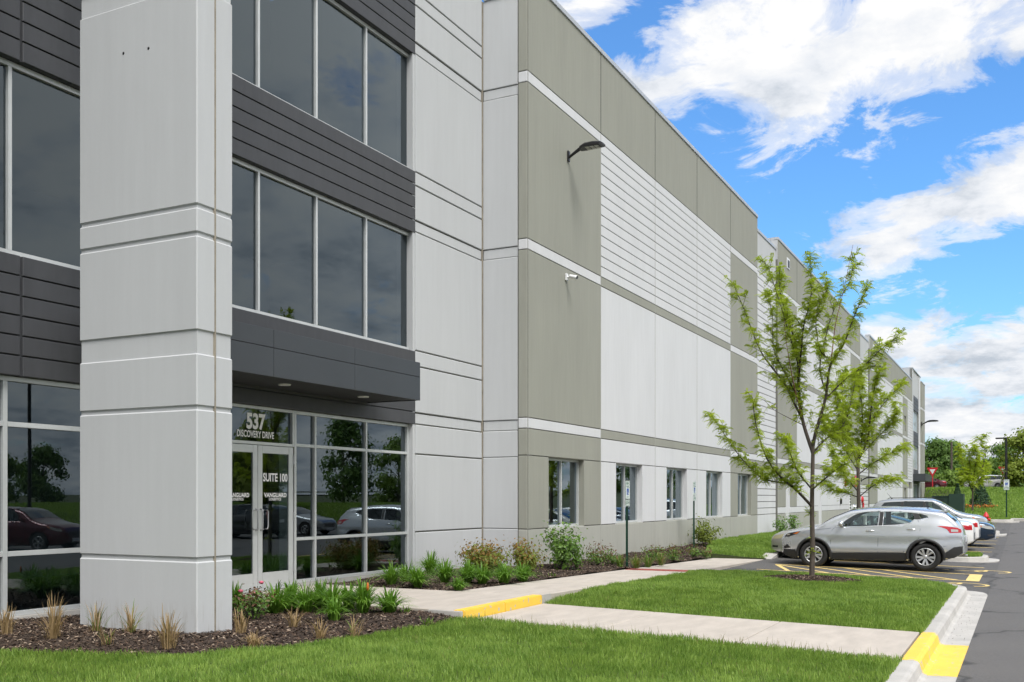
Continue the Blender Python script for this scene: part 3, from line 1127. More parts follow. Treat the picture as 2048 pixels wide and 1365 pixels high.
def zl_mid(X, Y):
    t = np.clip((np.asarray(Y) - 1.24) / 5.72, 0, 1)
    zw = np.interp(X, [14.6, 30.4], [0.0, -0.28])
    e = np.clip((np.asarray(X) - 14.72) / 2.2, 0, 1)
    near = -0.26 + 0.12 * t
    far = -0.26 + (zw + 0.24) * t
    return near * (1 - e) + far * e + 0.05 * np.sin(t * np.pi) * e - 0.02


def zl_back(X, Y):
    t = np.clip((np.asarray(Y) - 6.95) / 3.2, 0, 1)
    zr = np.interp(X, [30, 48, 60, 70, 125], [-0.26, -0.1, 0.1, 0.4, 1.0])
    return zr + (0.0 - zr) * t ** 1.3


def grid_sheet(name, x0, x1, y0, y1, step, zf, mat, keep=None, label=None, kind='structure'):
    nx, ny = max(2, int(round((x1 - x0) / step)) + 1), max(2, int(round((y1 - y0) / step)) + 1)
    xs, ys = np.linspace(x0, x1, nx), np.linspace(y0, y1, ny)
    gx, gy = np.meshgrid(xs, ys, indexing='ij')
    gz = zf(gx, gy)
    v = np.stack([gx, gy, gz], -1).reshape(-1, 3)
    idx = np.arange(nx * ny).reshape(nx, ny)
    f = np.stack([idx[:-1, :-1], idx[1:, :-1], idx[1:, 1:], idx[:-1, 1:]], -1).reshape(-1, 4)
    if keep is not None:
        c = v[f].mean(1)
        f = f[keep(c[:, 0], c[:, 1])]
    o = np_mesh(name, v, f, mat, smooth=True)
    o['kind'] = kind
    if label:
        o['label'] = label
    return o


zr_v = np.vectorize(z_road)
# the ground sheet reaches the horizon; it lies under everything else
grid_sheet('ground', -400, 1200, -700, 700, 20.0, lambda x, y: np.where(x > 70, np.interp(x, [70, 128, 1200], [-0.5, 1.9, 3.4]), -0.62) + np.where(y < -14, 0.25, 0.0), M['soil'], label='grassy ground beyond the car park')
# road and parking asphalt
grid_sheet('road', -60, 72, -8.0, 0.66, 1.0, lambda x, y: zr_v(x) + 0 * y, M['road'], label='grey asphalt drive along the kerb')
grid_sheet('parking_lot', 22.0, 66, 0.66, 7.0, 0.5, lambda x, y: zr_v(x) + 0.0225 * (y - 0.66) - 0.004 - 0.045 * (x < 23.2), M['asphalt'], label='dark asphalt of the parking stalls')

lawnA = grid_sheet('lawn', 0.0, 12.12, 1.2, 11.4, 0.12, lambda x, y: zl_front(x, y) - 0.01, M['soil'], keep=lambda x, y: (y < 11) & ~((x > 12.05) & (y > 6.9)), label='foreground lawn between mulch bed and walkway')
lawnB = grid_sheet('lawn', 14.70, 23.75, 1.2, 6.98, 0.12, zl_mid, M['soil'], keep=lambda x, y: ~((x > 22.6) & (y < 2.4) & ((x - 22.6) ** 2 + (y - 2.4) ** 2 > 1.16 ** 2)), label='lawn island around the young tree')
lawnC = grid_sheet('lawn', 30.4, 66, 6.95, 10.25, 0.3, zl_back, M['soil'], keep=lambda x, y: ~inside(BED2, x, y), label='lawn strip along the warehouse wall')

sk = [(30.405, y, float(zl_back(30.4, y)) + 0.003) for y in np.linspace(6.95, 8.75, 8)]
MB().add(sk + [(x, y, -0.6) for x, y, z in sk], [(k, k + 1, k + 9, k + 8) for k in range(7)]).build('turf_edge', M['soil'])['kind'] = 'structure'
bed_z = 0.03
for poly, lab in ((BED1, 'mulch bed around the grey fin'), (BED2, 'mulch bed along the warehouse windows')):
    bx = [p[0] for p in poly]
    by = [p[1] for p in poly]
    zf = zb1 if poly is BED1 else \
        (lambda x, y: np.interp(x, [14.6, 30.4, 36], [0.0, -0.24, -0.05]) * np.clip((10.4 - y) / 1.9, 0, 1) + 0.02 * np.sin(x * 3.1 + y * 2.3) - 0.005)
    grid_sheet('mulch_bed', min(bx) - 0.06, max(bx) + 0.06, min(by) - 0.06, max(by), 0.06, zf, M['mulch'],
               keep=(lambda P: (lambda x, y: inside(P, x, y)))(poly), label=lab)


def bed_height(X, Y):
    if X < 13:
        return float(zb1(X, Y))
    return float(np.interp(X, [14.6, 30.4, 36], [0.0, -0.24, -0.05])) * min(1, max(0, (10.4 - Y) / 1.9)) + 0.02 * math.sin(X * 3.1 + Y * 2.3) - 0.005


def scatter_chips(poly, n, name, label):
    bx = np.array(poly)
    X = rng.uniform(bx[:, 0].min(), bx[:, 0].max(), n)
    Y = rng.uniform(bx[:, 1].min(), bx[:, 1].max(), n)
    k = inside(poly, X, Y)
    X, Y = X[k], Y[k]
    n = len(X)
    Z = (zb1(X, Y) if poly is BED1 else np.array([bed_height(a, b) for a, b in zip(X, Y)])) + rng.uniform(0.0, 0.02, n)
    L = rng.uniform(0.006, 0.022, n)
    W = L * rng.uniform(0.25, 0.6, n)
    th = rng.uniform(0, 2 * np.pi, n)
    t1, t2 = rng.uniform(-0.5, 0.5, n), rng.uniform(-0.5, 0.5, n)
    c, s = np.cos(th), np.sin(th)
    base = np.stack([X, Y, Z], -1)
    a = np.stack([c * L, s * L, t1 * L], -1)
    b = np.stack([-s * W, c * W, t2 * W], -1)
    v = np.stack([base - a - b, base + a - b, base + a + b, base - a + b], 1).reshape(-1, 3)
    f = np.arange(4 * n).reshape(n, 4)
    mi = rng.choice([0, 1, 2], n, p=[0.50, 0.38, 0.12])
    o = np_mesh(name, v, f, [M['chip1'], M['chip2'], M['chip3']], mi=mi)
    tag(o, label, kind='stuff')
    return o


scatter_chips(BED1, 70000, 'mulch_chips', 'loose bark chips in the bed by the fin')
scatter_chips(BED2, 80000, 'mulch_chips', 'loose bark chips in the bed under the windows')

# ---- sidewalks: slabs with tooled joints
walk = empty('sidewalk', (13.4, 8.0, 0))
tag(walk, 'pale concrete walk from the doors and along the facade', kind='structure')


def slab(parent, x0, x1, y0, y1, zf, th=0.12, ny=1):
    g = 0.007
    x0, x1, y0, y1 = x0 + g, x1 - g, y0 + g, y1 - g
    b = 0.008
    top = [(x0 + b, y0 + b), (x1 - b, y0 + b), (x1 - b, y1 - b), (x0 + b, y1 - b)]
    out = [(x0, y0), (x1, y0), (x1, y1), (x0, y1)]
    vs = [(x, y, zf(x, y)) for x, y in top] + [(x, y, zf(x, y) - b) for x, y in out] + [(x, y, zf(x, y) - th) for x, y in out]
    fs = [(0, 1, 2, 3)]
    for k in range(4):
        j = (k + 1) % 4
        fs += [(k, k + 4, j + 4, j), (k + 4, k + 8, j + 8, j + 4)]
    mb = MB()
    mb.add(vs, fs)
    return mb.build('slab', M['slab'], parent)


zw = lambda x, y: z_walk(x)
for y0, y1 in ((8.56, 10.0), (10.0, 11.45)):
    slab(walk, 12.10, 14.65, y0, y1, zw, 0.25)
slab(walk, 12.10, 14.65, 7.14, 8.56, zw, 0.25)
xs = [14.65 + 1.575 * i for i in range(11)]
for i in range(10):
    y0 = 6.97
    slab(walk, xs[i], xs[i + 1], y0, 8.55, zw, 0.35)
# tactile warning pad
MB().box(22.55, 23.0, 7.02, 8.50, z_walk(22.8) - 0.02, z_walk(22.8) + 0.012, 0, 0.003).build('tactile_pad', M['redpad'], walk)
# concrete between the walk and the stall
apron = empty('ramp_apron', (27.0, 6.9, -0.25))
tag(apron, 'concrete flare and kerb at the head of the parking stalls', kind='structure')
zc = z_lot(31, 6.9)
fl = MB()
fl.add([(30.42, 6.80, zc + 0.008), (30.42, 7.20, z_walk(30.4) + 0.004), (31.5, 6.80, zc + 0.14), (31.5, 7.2, zc + 0.14), (30.42, 6.80, zc - 0.2), (31.5, 6.80, zc - 0.2)],
       [(0, 2, 3, 1), (0, 4, 5, 2)])
fl.build('flare', M['kerb'], apron)
for i in range(9):
    a = 31.503 + i * 3.6
    zk = z_lot(a + 1.8, 6.9)
    MB().box(a, a + 3.594, 6.80, 6.97, zk - 0.3, zk + 0.14, 0, 0.02).build('kerb_stone', M['kerb'], apron)

lower = empty('walkway', (13.4, 4.0, -0.2))
tag(lower, 'pale concrete walkway from the yellow step down to the drive', kind='structure')
zlow = lambda x, y: float(np.interp(y, [1.24, 6.95], [-0.258, -0.137]))
ys = [1.265, 3.15, 5.05, 6.955]
for i in range(3):
    slab(lower, 12.12, 14.70, ys[i], ys[i + 1], zlow, 0.15)

# ---- yellow painted step: two kerb stones
step = empty('yellow_step', (13.4, 6.97, -0.13))
tag(step, 'bright yellow painted concrete step between walkway and entrance walk', 'step')
bm_y = ((12.11, 13.36), (13.365, 14.66))
for a, b in bm_y:
    MB().box(a, b, 6.955, 7.135, -0.35, 0.003, 0, 0.012).build('kerb_stone', M['yellow'], step)
MB().box(14.665, 15.0, 6.955, 6.972, -0.35, 0.001, 0, 0.003).build('end_stone', M['kerb'], step)
MB().box(12.02, 12.105, 6.96, 7.5, -0.35, -0.003, 0, 0.01).build('end_stone', M['kerb'], step)

# ---- kerb and gutter along the drive
kerb = empty('kerb_and_gutter', (13.0, 1.0, -0.42))
tag(kerb, 'concrete kerb and gutter along the drive', kind='structure')
ZB = -0.42
PROFILE = [(1.24, -0.262), (1.10, -0.260), (1.065, -0.268), (1.045, -0.29), (1.02, -0.385), (1.00, -0.408), (0.965, -0.418), (0.66, -0.412), (0.66, -0.60), (1.24, -0.60)]


def sweep_kerb(path, prof, mat, name, parent):
    """path: list of (x, y, nx, ny): kerb back line point and outward normal; prof offsets measured outward from the back"""
    mb = MB()
    n = len(prof)
    vs = []
    for x, y, nx, ny in path:
        for o, z in prof:
            q = 1.24 - o
            vs.append((x + nx * q, y + ny * q, z))
    fs = []
    for k in range(len(path) - 1):
        for j in range(n):
            j2 = (j + 1) % n
            fs.append((k * n + j, (k + 1) * n + j, (k + 1) * n + j2, k * n + j2))
    fs += [tuple(range(n)), tuple(range((len(path) - 1) * n, len(path) * n))]
    mb.add(vs, fs)
    return mb.build(name, mat, parent)


def straight(a, b, mat=None, g=0.004):
    pts = [(a + g, 1.24, 0, -1), (b - g, 1.24, 0, -1)]
    return sweep_kerb(pts, PROFILE, mat or M['kerb'], 'kerb_stone', kerb)


for a, b in ((-6, -2.5), (-2.5, 1.0), (1.0, 4.7), (4.7, 8.4), (8.4, 12.12)):
    straight(a, b)
straight(12.12, 14.76, M['yellow'])
for a, b in ((14.76, 17.6), (17.6, 22.55)):
    straight(a, b)
# rounded corner and the side towards the stall (kerb only)
KP = [p for p in PROFILE if p[0] > 0.99 and p[1] > -0.59] + [(1.0, -0.6), (1.24, -0.6)]
arc = []
for k in range(13):
    t = R(-90 + 90 * k / 12)
    arc.append((22.55 + 1.0 * math.cos(t), 2.24 + 1.0 * math.sin(t), math.cos(t), math.sin(t)))
sweep_kerb(arc, KP, M['kerb'], 'kerb_stone', kerb)
sweep_kerb([(23.55, 2.245, 1, 0), (23.55, 4.3, 1, 0)], KP, M['kerb'], 'kerb_stone', kerb)
sweep_kerb([(23.55, 4.305, 1, 0), (23.55, 6.4, 1, 0)], KP, M['kerb'], 'kerb_stone', kerb)
# rounded end of the gutter pan
pan = MB()
pv = [(22.555, 0.66, -0.412), (22.555, 1.0, -0.417)]
end = [(22.9, 0.68), (23.25, 0.76), (23.48, 0.92), (23.60, 1.12), (23.45, 1.45), (23.1, 1.28), (22.85, 1.06)]
pan.add(pv[:1] + [(x, y, -0.414) for x, y in end] + pv[1:], [tuple(range(len(end) + 2))])
pan.add([(x, y, -0.414) for x, y in [(22.555, 0.66)] + end[:5]] + [(x, y, -0.6) for x, y in [(22.555, 0.66)] + end[:5]], [(k, k + 1, k + 7, k + 6) for k in range(5)])
pan.build('gutter_end', M['kerb'], kerb)

# ---- painted stall lines
lines = empty('stall_markings', (27, 3.5, -0.38))
tag(lines, 'faded yellow stall lines and accessible aisle hatching on the asphalt', kind='structure')


def paint(pts, name='painted_line', mat='line'):
    """ground polygon from (x,y) points, 4 mm above the asphalt"""
    MB().add([(x, y, z_lot(x, y) + 0.004) for x, y in pts], [tuple(range(len(pts)))]).build(name, M[mat], lines)


def pline(x0, y0, x1, y1, w=0.12):
    d = Vector((x1 - x0, y1 - y0))
    d.normalize()
    n = Vector((-d.y, d.x)) * w / 2
    paint([(x0 + n.x, y0 + n.y), (x1 + n.x, y1 + n.y), (x1 - n.x, y1 - n.y), (x0 - n.x, y0 - n.y)])


AX0, AX1 = 26.30, 28.55
pline(AX0, 0.95, AX0, 6.25)
pline(AX1, 0.95, AX1, 6.25)
paint([(AX0 + 0.07, 0.95), (AX1 - 0.07, 0.95), (AX1 - 0.07, 1.25), (AX0 + 0.07, 1.25)])
for k in range(5):
    y = 1.75 + k * 1.0
    pline(AX0 + 0.08, y - 0.3, AX1 - 0.08, min(6.2, y + 1.6), 0.12)
for x in (31.25, 36.2, 39.0, 41.75, 44.5, 47.25, 50.0):
    pline(x, 1.0, x, 6.2)


def wheelchair(cx, cy):
    ring = []
    for k in range(17):
        t = R(200 + 300 * k / 16)
        ring.append((cx + 0.42 * math.cos(t), cy + 0.42 * math.sin(t)))
    for k in range(16):
        a, b = ring[k], ring[k + 1]
        pline(a[0], a[1], b[0], b[1], 0.09)
    pline(cx - 0.05, cy + 0.2, cx - 0.05, cy + 0.95, 0.10)
    pline(cx - 0.05, cy + 0.2, cx + 0.45, cy + 0.15, 0.10)
    paint([(cx - 0.05 + 0.12 * math.cos(t), cy + 1.15 + 0.12 * math.sin(t)) for t in [2 * math.pi * k / 10 for k in range(10)]])


wheelchair(25.15, 1.15)
wheelchair(29.9, 0.75)

# ---- kerbed islands further along
def island(x0, x1, y0, y1, label, h=0.14, r=0.7, grass=True):
    zb = z_lot((x0 + x1) / 2, y0)
    isl = empty('kerbed_island', ((x0 + x1) / 2, (y0 + y1) / 2, zb))
    tag(isl, label, kind='structure')

    def outline(o):
        pts = []
        for (cx, cy, a0) in ((x1 - r, y1 - r, 0), (x0 + r, y1 - r, 90), (x0 + r, y0 + r, 180), (x1 - r, y0 + r, 270)):
            for k in range(7):
                t = R(a0 + 15 * k)
                pts.append((cx + (r + o) * math.cos(t), cy + (r + o) * math.sin(t)))
        return pts
    loops = [(outline(0.32), zb + 0.012), (outline(0.02), zb + 0.004), (outline(0.0), zb + h - 0.02), (outline(-0.02), zb + h), (outline(-0.16), zb + h)]
    mb = MB()
    n = 28
    for k in range(len(loops) - 1):
        (A, za), (B, zb2) = loops[k], loops[k + 1]
        vs = [(x, y, za) for x, y in A] + [(x, y, zb2) for x, y in B]
        mb.add(vs, [(j, (j + 1) % n, n + (j + 1) % n, n + j) for j in range(n)], 0, False)
    A = loops[0][0]
    mb.add([(x, y, zb + 0.012) for x, y in A] + [(x, y, zb - 0.3) for x, y in A], [(j, (j + 1) % n, n + (j + 1) % n, n + j) for j in range(n)])
    mb.build('kerb_ring', M['kerb'], isl)
    A = outline(-0.16)
    MB().add([(x, y, zb + h + 0.002) for x, y in A], [tuple(range(n))]).build('turf', M['soil'], isl)
    return isl, A, zb + h


ISL = []
ISL.append(island(33.5, 35.6, 1.0, 6.2, 'kerbed grass island beside the parked silver car'))
ISL.append(island(51.0, 54.5, 1.05, 6.2, 'kerbed planted island past the parked cars'))
ISL.append(island(64.6, 67.6, 0.55, 6.2, 'kerbed grass island at the end of the drive'))
# far cross walk and bank up to the public road
def z_bank(X, Y):
    X, Y = np.asarray(X, float), np.asarray(Y, float)
    h = np.interp(X, [66, 72, 90, 110, 124, 128], [0.2, 0.5, 1.0, 1.75, 2.6, 2.66])
    w = np.clip((Y - 5.0) / 3.0, 0, 1) * np.clip((123.5 - X) / 3.0, 0, 1)
    w = w * w * (3 - 2 * w)
    return h * (1 - w) + np.minimum(h, 0.45) * w + 0.05 * np.sin(X * 0.5 + Y * 0.3)


grid_sheet('far_bank', 67.6, 128, -50, 10.1, 1.1, z_bank, M['soil'], label='grassy bank rising behind the car park')
grid_sheet('far_bank', 125.0, 128, 10.1, 60, 1.5, lambda x, y: 2.62 + 0 * x, M['soil'], label='grass beside the far end of the building')
MB().box(66.4, 68.2, -6, 1.0, 0.1, z_road(68) + 0.10).build('far_kerb', M['kerb'])['kind'] = 'structure'
grid_sheet('public_road', 128, 137, -90, 90, 2.0, lambda x, y: 2.62 + 0 * x, M['road'], label='public road crossing behind the bank')
grid_sheet('far_verge', 137, 280, -140, 140, 4.0, lambda x, y: 2.6 + 0.008 * (x - 137) + 0.12 * np.sin(x * 0.2 + y * 0.11), M['soil'], label='verge under the far trees')
# other side of the drive (it shows in the window reflections)
grid_sheet('opposite_lot', -40, 70, -14.0, -8.0, 1.0, lambda x, y: zr_v(x) - 0.004 + 0 * y, M['asphalt'], label='asphalt stalls across the drive')
OPP = grid_sheet('opposite_lawn', -60, 230, -100.0, -14.0, 2.0, lambda x, y: zr_v(np.minimum(x, 60)) + 0.10 + 0.9 * np.clip((-14 - y) / 14, 0, 1) ** 1.2, M['soil'], label='grass berm across the drive')
MB().box(-40, 70, -14.2, -14.0, -0.6, -0.26, 0, 0.02).build('opposite_kerb', M['kerb'])['kind'] = 'structure'


# ---- grass blades
M['grass'] = leaf_mat('lawn_grass', (0.080, 0.180, 0.022), (0.375, 0.510, 0.120), 0.45, 0.42, 2.2)
M['grassdry'] = leaf_mat('grass_seed_straw', (0.20, 0.19, 0.06), (0.30, 0.27, 0.11), 0.6, 0.25, 2.0)


def blades(name, label, X, Y, Z, hmin, hmax, w, mat, lean=0.5):
    n = len(X)
    th = rng.uniform(0, 2 * np.pi, n)
    la = rng.uniform(0, 2 * np.pi, n) * 0.7 + 1.5 * np.sin(X * 1.3 + 0.7 * np.sin(Y * 2.1)) + np.cos(Y * 1.7 + X * 0.6)
    pat = np.sin(X * 5.1 + 1.7 * np.sin(Y * 3.3)) * np.sin(Y * 4.7 + 1.3 * np.sin(X * 2.9))
    h = rng.uniform(hmin, hmax, n) * (1.0 + 0.28 * pat)
    ln = rng.uniform(0.1, lean, n) * h
    ww = w * rng.uniform(0.7, 1.3, n)
    c, s = np.cos(th) * ww / 2, np.sin(th) * ww / 2
    lx, ly = np.cos(la) * ln, np.sin(la) * ln
    o = np.zeros(n)
    B = np.stack([X, Y, Z - 0.01], -1)
    side = np.stack([c, s, o], -1)
    mid = B + np.stack([lx * 0.35, ly * 0.35, h * 0.6], -1)
    tip = B + np.stack([lx, ly, h], -1)
    v = np.stack([B - side, B + side, mid + side * 0.8, tip, mid - side * 0.8], 1).reshape(-1, 3)
    i = np.arange(n) * 5
    f = np.stack([i, i + 1, i + 2, i + 4], -1)
    f2 = np.stack([i + 4, i + 2, i + 3, i + 3], -1)
    # quads plus tip triangles kept as one array of triangles
    tri = np.concatenate([np.stack([i, i + 1, i + 2], -1), np.stack([i, i + 2, i + 4], -1), np.stack([i + 4, i + 2, i + 3], -1)])
    ob = np_mesh(name, v, tri, mat)
    tag(ob, label, kind='stuff')
    return ob


def seed(x0, x1, y0, y1, n, keep):
    X, Y = rng.uniform(x0, x1, n), rng.uniform(y0, y1, n)
    k = keep(X, Y)
    return X[k], Y[k]


def in_frame(X, Y, margin=80):
    d = X * CT + Y * ST
    r = X * ST - Y * CT
    px = CX_PX + F_PX * r / np.maximum(d, 0.1)
    py = HY_PX + F_PX * (EYE + 0.2) / np.maximum(d, 0.1)
    return (d > 1) & (px > -margin) & (px < 2048 + margin) & (py < 1365 + margin + 80)


X, Y = seed(3, 12.16, 1.22, 11, 290000, lambda x, y: ~inside(BED1, x, y) & in_frame(x, y, 250) & ~((x > 12.0) & (y > 6.9)))
blades('grass', 'short green lawn grass in the foreground', X, Y, zl_front(X, Y), 0.035, 0.085, 0.0075, M['grass'])
X, Y = seed(14.68, 23.6, 1.22, 6.99, 150000, lambda x, y: ~((x > 22.6) & (y < 2.4) & ((x - 22.6) ** 2 + (y - 2.4) ** 2 > 1.08 ** 2)) & ((x - 22.07) ** 2 / 0.9 ** 2 + (y - 4.06) ** 2 / 1.05 ** 2 > 1))
blades('grass', 'green lawn grass on the island around the young tree', X, Y, zl_mid(X, Y), 0.04, 0.09, 0.010, M['grass'])
X, Y = seed(30.42, 62, 7.0, 10.2, 100000, lambda x, y: ~inside(BED2, x, y))
blades('grass', 'green lawn grass along the far wall', X, Y, zl_back(X, Y), 0.05, 0.11, 0.018, M['grass'])
for (isl, A, zt), lab, n in zip(ISL, ('grass on the island beside the silver car', 'grass on the planted island', 'grass on the island at the drive end'), (9000, 7000, 7000)):
    ax = np.array(A)
    X, Y = seed(ax[:, 0].min(), ax[:, 0].max(), ax[:, 1].min(), ax[:, 1].max(), n, lambda x, y: inside(A, x, y))
    blades('grass', lab, X, Y, np.full(len(X), zt), 0.05, 0.12, 0.02, M['grass'])
X, Y = seed(68, 128, -3, 10, 110000, lambda x, y: y > -3)
blades('grass', 'longer grass on the far bank', X, Y, z_bank(X, Y), 0.08, 0.26, 0.07, M['grass'])
X, Y = seed(137, 175, -4, 22, 50000, lambda x, y: y > -4)
blades('grass', 'rough grass on the verge of the public road', X, Y, 2.6 + 0.008 * (X - 137), 0.15, 0.5, 0.14, M['grass'])
X, Y = seed(10, 80, -60, -14.2, 110000, lambda x, y: y < 0)
blades('grass', 'grass on the berm across the drive', X, Y, zr_v(np.minimum(X, 60)) + 0.10 + 0.9 * np.clip((-14 - Y) / 14, 0, 1) ** 1.2, 0.10, 0.22, 0.07, M['grass'])
X, Y = seed(4, 12.0, 1.3, 10, 5000, lambda x, y: ~inside(BED1, x, y) & (np.sin(x * 2.3 + y) * np.cos(y * 1.9 - x) > 0.1))
blades('dry_blades', 'scattered straw coloured blades in the foreground lawn', X, Y, zl_front(X, Y), 0.03, 0.075, 0.007, M['grassdry'], 0.9)
X, Y = seed(14.8, 23.3, 1.4, 6.9, 3500, lambda x, y: (np.sin(x * 2.3 + y) * np.cos(y * 1.9 - x) > 0.1) & (x < 22.4))
blades('dry_blades', 'scattered straw coloured blades on the tree lawn', X, Y, zl_mid(X, Y), 0.03, 0.08, 0.010, M['grassdry'], 0.9)
# seed heads along the walkway edges
X, Y = seed(10.9, 12.15, 1.4, 6.8, 900, lambda x, y: x > 11.75)
blades('grass_seed_heads', 'thin seed heads standing at the walkway edge', X, Y, zl_front(X, Y), 0.10, 0.17, 0.005, M['grassdry'], 0.25)
# dirt specks lying in the gutter
n = 70
X, Y = rng.uniform(14.5, 22.5, n), rng.uniform(0.72, 0.95, n)
sp = MB()
for x, y in zip(X, Y):
    s_ = random.uniform(0.004, 0.011)
    sp.add([(x - s_, y, -0.408), (x, y - s_ * 0.7, -0.408), (x + s_, y, -0.408), (x, y + s_ * 0.7, -0.408), (x, y, -0.402)], [(0, 1, 4), (1, 2, 4), (2, 3, 4), (3, 0, 4)])
tag(sp.build('gutter_debris', M['chip1']), 'dark specks of debris lying in the gutter', kind='stuff')
# ================================================================== vehicles
def car_paint(name, c, metallic=0.55, rough=0.32):
    m = material(name, c, rough, metallic=metallic, coat=0.9)
    return m


M['silver'] = car_paint('silver_car_paint', (0.58, 0.605, 0.64), 0.72, 0.27)
M['champagne'] = car_paint('champagne_car_paint', (0.40, 0.395, 0.37), 0.6, 0.36)
M['whitepaint'] = car_paint('white_car_paint', (0.72, 0.72, 0.71), 0.0, 0.3)
M['bluepaint'] = car_paint('dark_blue_car_paint', (0.012, 0.03, 0.06), 0.4, 0.25)
M['greypaint'] = car_paint('pale_grey_car_paint', (0.42, 0.44, 0.46), 0.6, 0.33)
M['darkpaint'] = car_paint('charcoal_car_paint', (0.03, 0.033, 0.036), 0.4, 0.25)
M['maroon'] = car_paint('maroon_car_paint', (0.10, 0.012, 0.02), 0.4, 0.25)
M['tyre'] = material('tyre_rubber', (0.018, 0.018, 0.018), 0.85, bump=0.1, bscale=80)
M['rim'] = material('silver_rim', (0.55, 0.56, 0.57), 0.35, metallic=0.7)
M['cabin'] = material('cabin_lining', (0.055, 0.056, 0.06), 0.8)
M['seat'] = material('seat_cloth', (0.045, 0.047, 0.05), 0.9)
M['autoglass'] = glass('car_window_glass', (0.62, 0.70, 0.69), 1.4, 1.6)
M['privacy'] = glass('privacy_car_glass', (0.10, 0.11, 0.115), 1.4, 1.6)
M['screen'] = material('windscreen_glass', (0.035, 0.042, 0.045), 0.04, spec=0.8, coat=0.5)
M['cladding'] = material('grey_black_cladding', (0.022, 0.023, 0.025), 0.6)
M['seam'] = material('panel_gap', (0.02, 0.02, 0.02), 0.9)
M['chrome'] = material('chrome', (0.75, 0.76, 0.77), 0.12, metallic=1.0)
M['tail'] = material('red_lamp_lens', (0.45, 0.012, 0.02), 0.12, coat=0.8)
M['lampclear'] = material('clear_lamp_lens', (0.42, 0.42, 0.40), 0.10, coat=0.9)
M['lampold'] = material('yellowed_lamp_lens', (0.48, 0.44, 0.27), 0.25, coat=0.4)
M['amber'] = material('amber_lens', (0.65, 0.16, 0.02), 0.2, coat=0.6)
M['lampdark'] = material('dark_lamp_housing', (0.04, 0.04, 0.045), 0.15, coat=0.8)
M['plate'] = material('number_plate', (0.6, 0.62, 0.66), 0.5)


class Shape:
    def __init__(s, L, W, top, bot, belt, roof_in=0.42, kf=0.30, kr=0.20, sf=1.0, sr=0.8):
        s.L, s.W, s.belt, s.roof_in, s.kf, s.kr, s.sf, s.sr = L, W, belt, roof_in, kf, kr, sf, sr
        g = np.linspace(0, L, 500)
        z = np.interp(g, [p[0] for p in top], [p[1] for p in top])
        k = np.hanning(19)
        k /= k.sum()
        zp = np.pad(z, 9, mode='edge')
        s.g, s.zt = g, np.convolve(zp, k, 'valid')
        b = np.interp(g, [p[0] for p in bot], [p[1] for p in bot])
        s.zb = np.convolve(np.pad(b, 9, mode='edge'), k, 'valid')

    def top(s, x):
        return float(np.interp(x, s.g, s.zt))

    def bot(s, x):
        return float(np.interp(x, s.g, s.zb))

    def plan(s, x):
        w = s.W / 2
        if x < s.sf:
            w *= 1 - s.kf * ((s.sf - x) / s.sf) ** 2.4
        if x > s.L - s.sr:
            w *= 1 - s.kr * ((x - s.L + s.sr) / s.sr) ** 2.4
        return w

    def hw(s, x, z):
        w = s.plan(x)
        b = s.belt
        if z < 0.58:
            w *= 1 - 0.085 * ((0.58 - z) / 0.4) ** 1.8
        elif z <= b:
            t = (z - 0.58) / (b - 0.58)
            w *= 1 - 0.045 * t ** 2 + 0.018 * math.exp(-((z - 0.90) / 0.045) ** 2) - 0.016 * math.exp(-((z - 0.66) / 0.10) ** 2) * (1.0 if 1.2 < x < s.L - 0.9 else 0.0)
        else:
            w = w * 0.955 - (z - b) * s.roof_in
        return max(0.12, w)

    def ring(s, x, inset=0.0, zb=None, shrink=1.0):
        zt, z0 = s.top(x) - inset, (s.bot(x) if zb is None else zb)
        if shrink < 1:
            zc = (zt + z0) / 2
            zt, z0 = zc + (zt - zc) * shrink, zc + (z0 - zc) * shrink
        r = min(0.13, (zt - z0) * 0.3)
        pts = []
        pts.append((0.0, z0))
        we = (s.hw(x, z0) - inset) * shrink
        pts.append((we * 0.5, z0))
        pts.append((we * 0.90, z0))
        for t in np.linspace(0.0, 1.0, 15):
            z = z0 + 0.03 + (zt - r - z0 - 0.03) * t
            pts.append(((s.hw(x, z) - inset) * shrink, z))
        wr = (s.hw(x, zt - r) - inset) * shrink
        for t in (15, 30, 45, 60, 75, 90):
            a = R(t)
            pts.append((wr - r * (1 - math.cos(a)) * 1.1, zt - r + r * math.sin(a)))
        ye = pts[-1][0]
        for t in (0.8, 0.6, 0.4, 0.2, 0.0):
            pts.append((ye * t, zt + 0.035 * (1 - t * t)))
        return pts

    def crown(s, x, y):
        zt = s.top(x)
        r = min(0.13, (zt - s.bot(x)) * 0.3)
        ye = s.hw(x, zt - r) - r * 1.1
        t = min(1.0, abs(y) / max(ye, 0.05))
        return zt + 0.035 * (1 - t * t)


def loft(shape, xs, inset=0.0, zb=None, mi=0, ends=True):
    mb = MB()
    L = shape.L
    rings = []
    for x in xs:
        e = min(x, L - x)
        sh = 1.0
        if ends:
            sh = 1.0 if e > 0.10 else 0.90 + 0.10 * math.sqrt(max(0.0, 1 - (1 - e / 0.10) ** 2))
        half = shape.ring(x, inset, zb, sh)
        full = [(y, z) for y, z in half] + [(-y, z) for y, z in half[-2:0:-1]]
        rings.append([(L / 2 - x, y, z) for y, z in full])
    n = len(rings[0])
    vs = [p for r in rings for p in r]
    fs = []
    for k in range(len(rings) - 1):
        for j in range(n):
            j2 = (j + 1) % n
            fs.append((k * n + j, k * n + j2, (k + 1) * n + j2, (k + 1) * n + j))
    mb.add(vs, fs, mi, True)
    mb.add(rings[0], [tuple(range(n))], mi)
    mb.add(rings[-1], [tuple(range(n))], mi)
    return mb


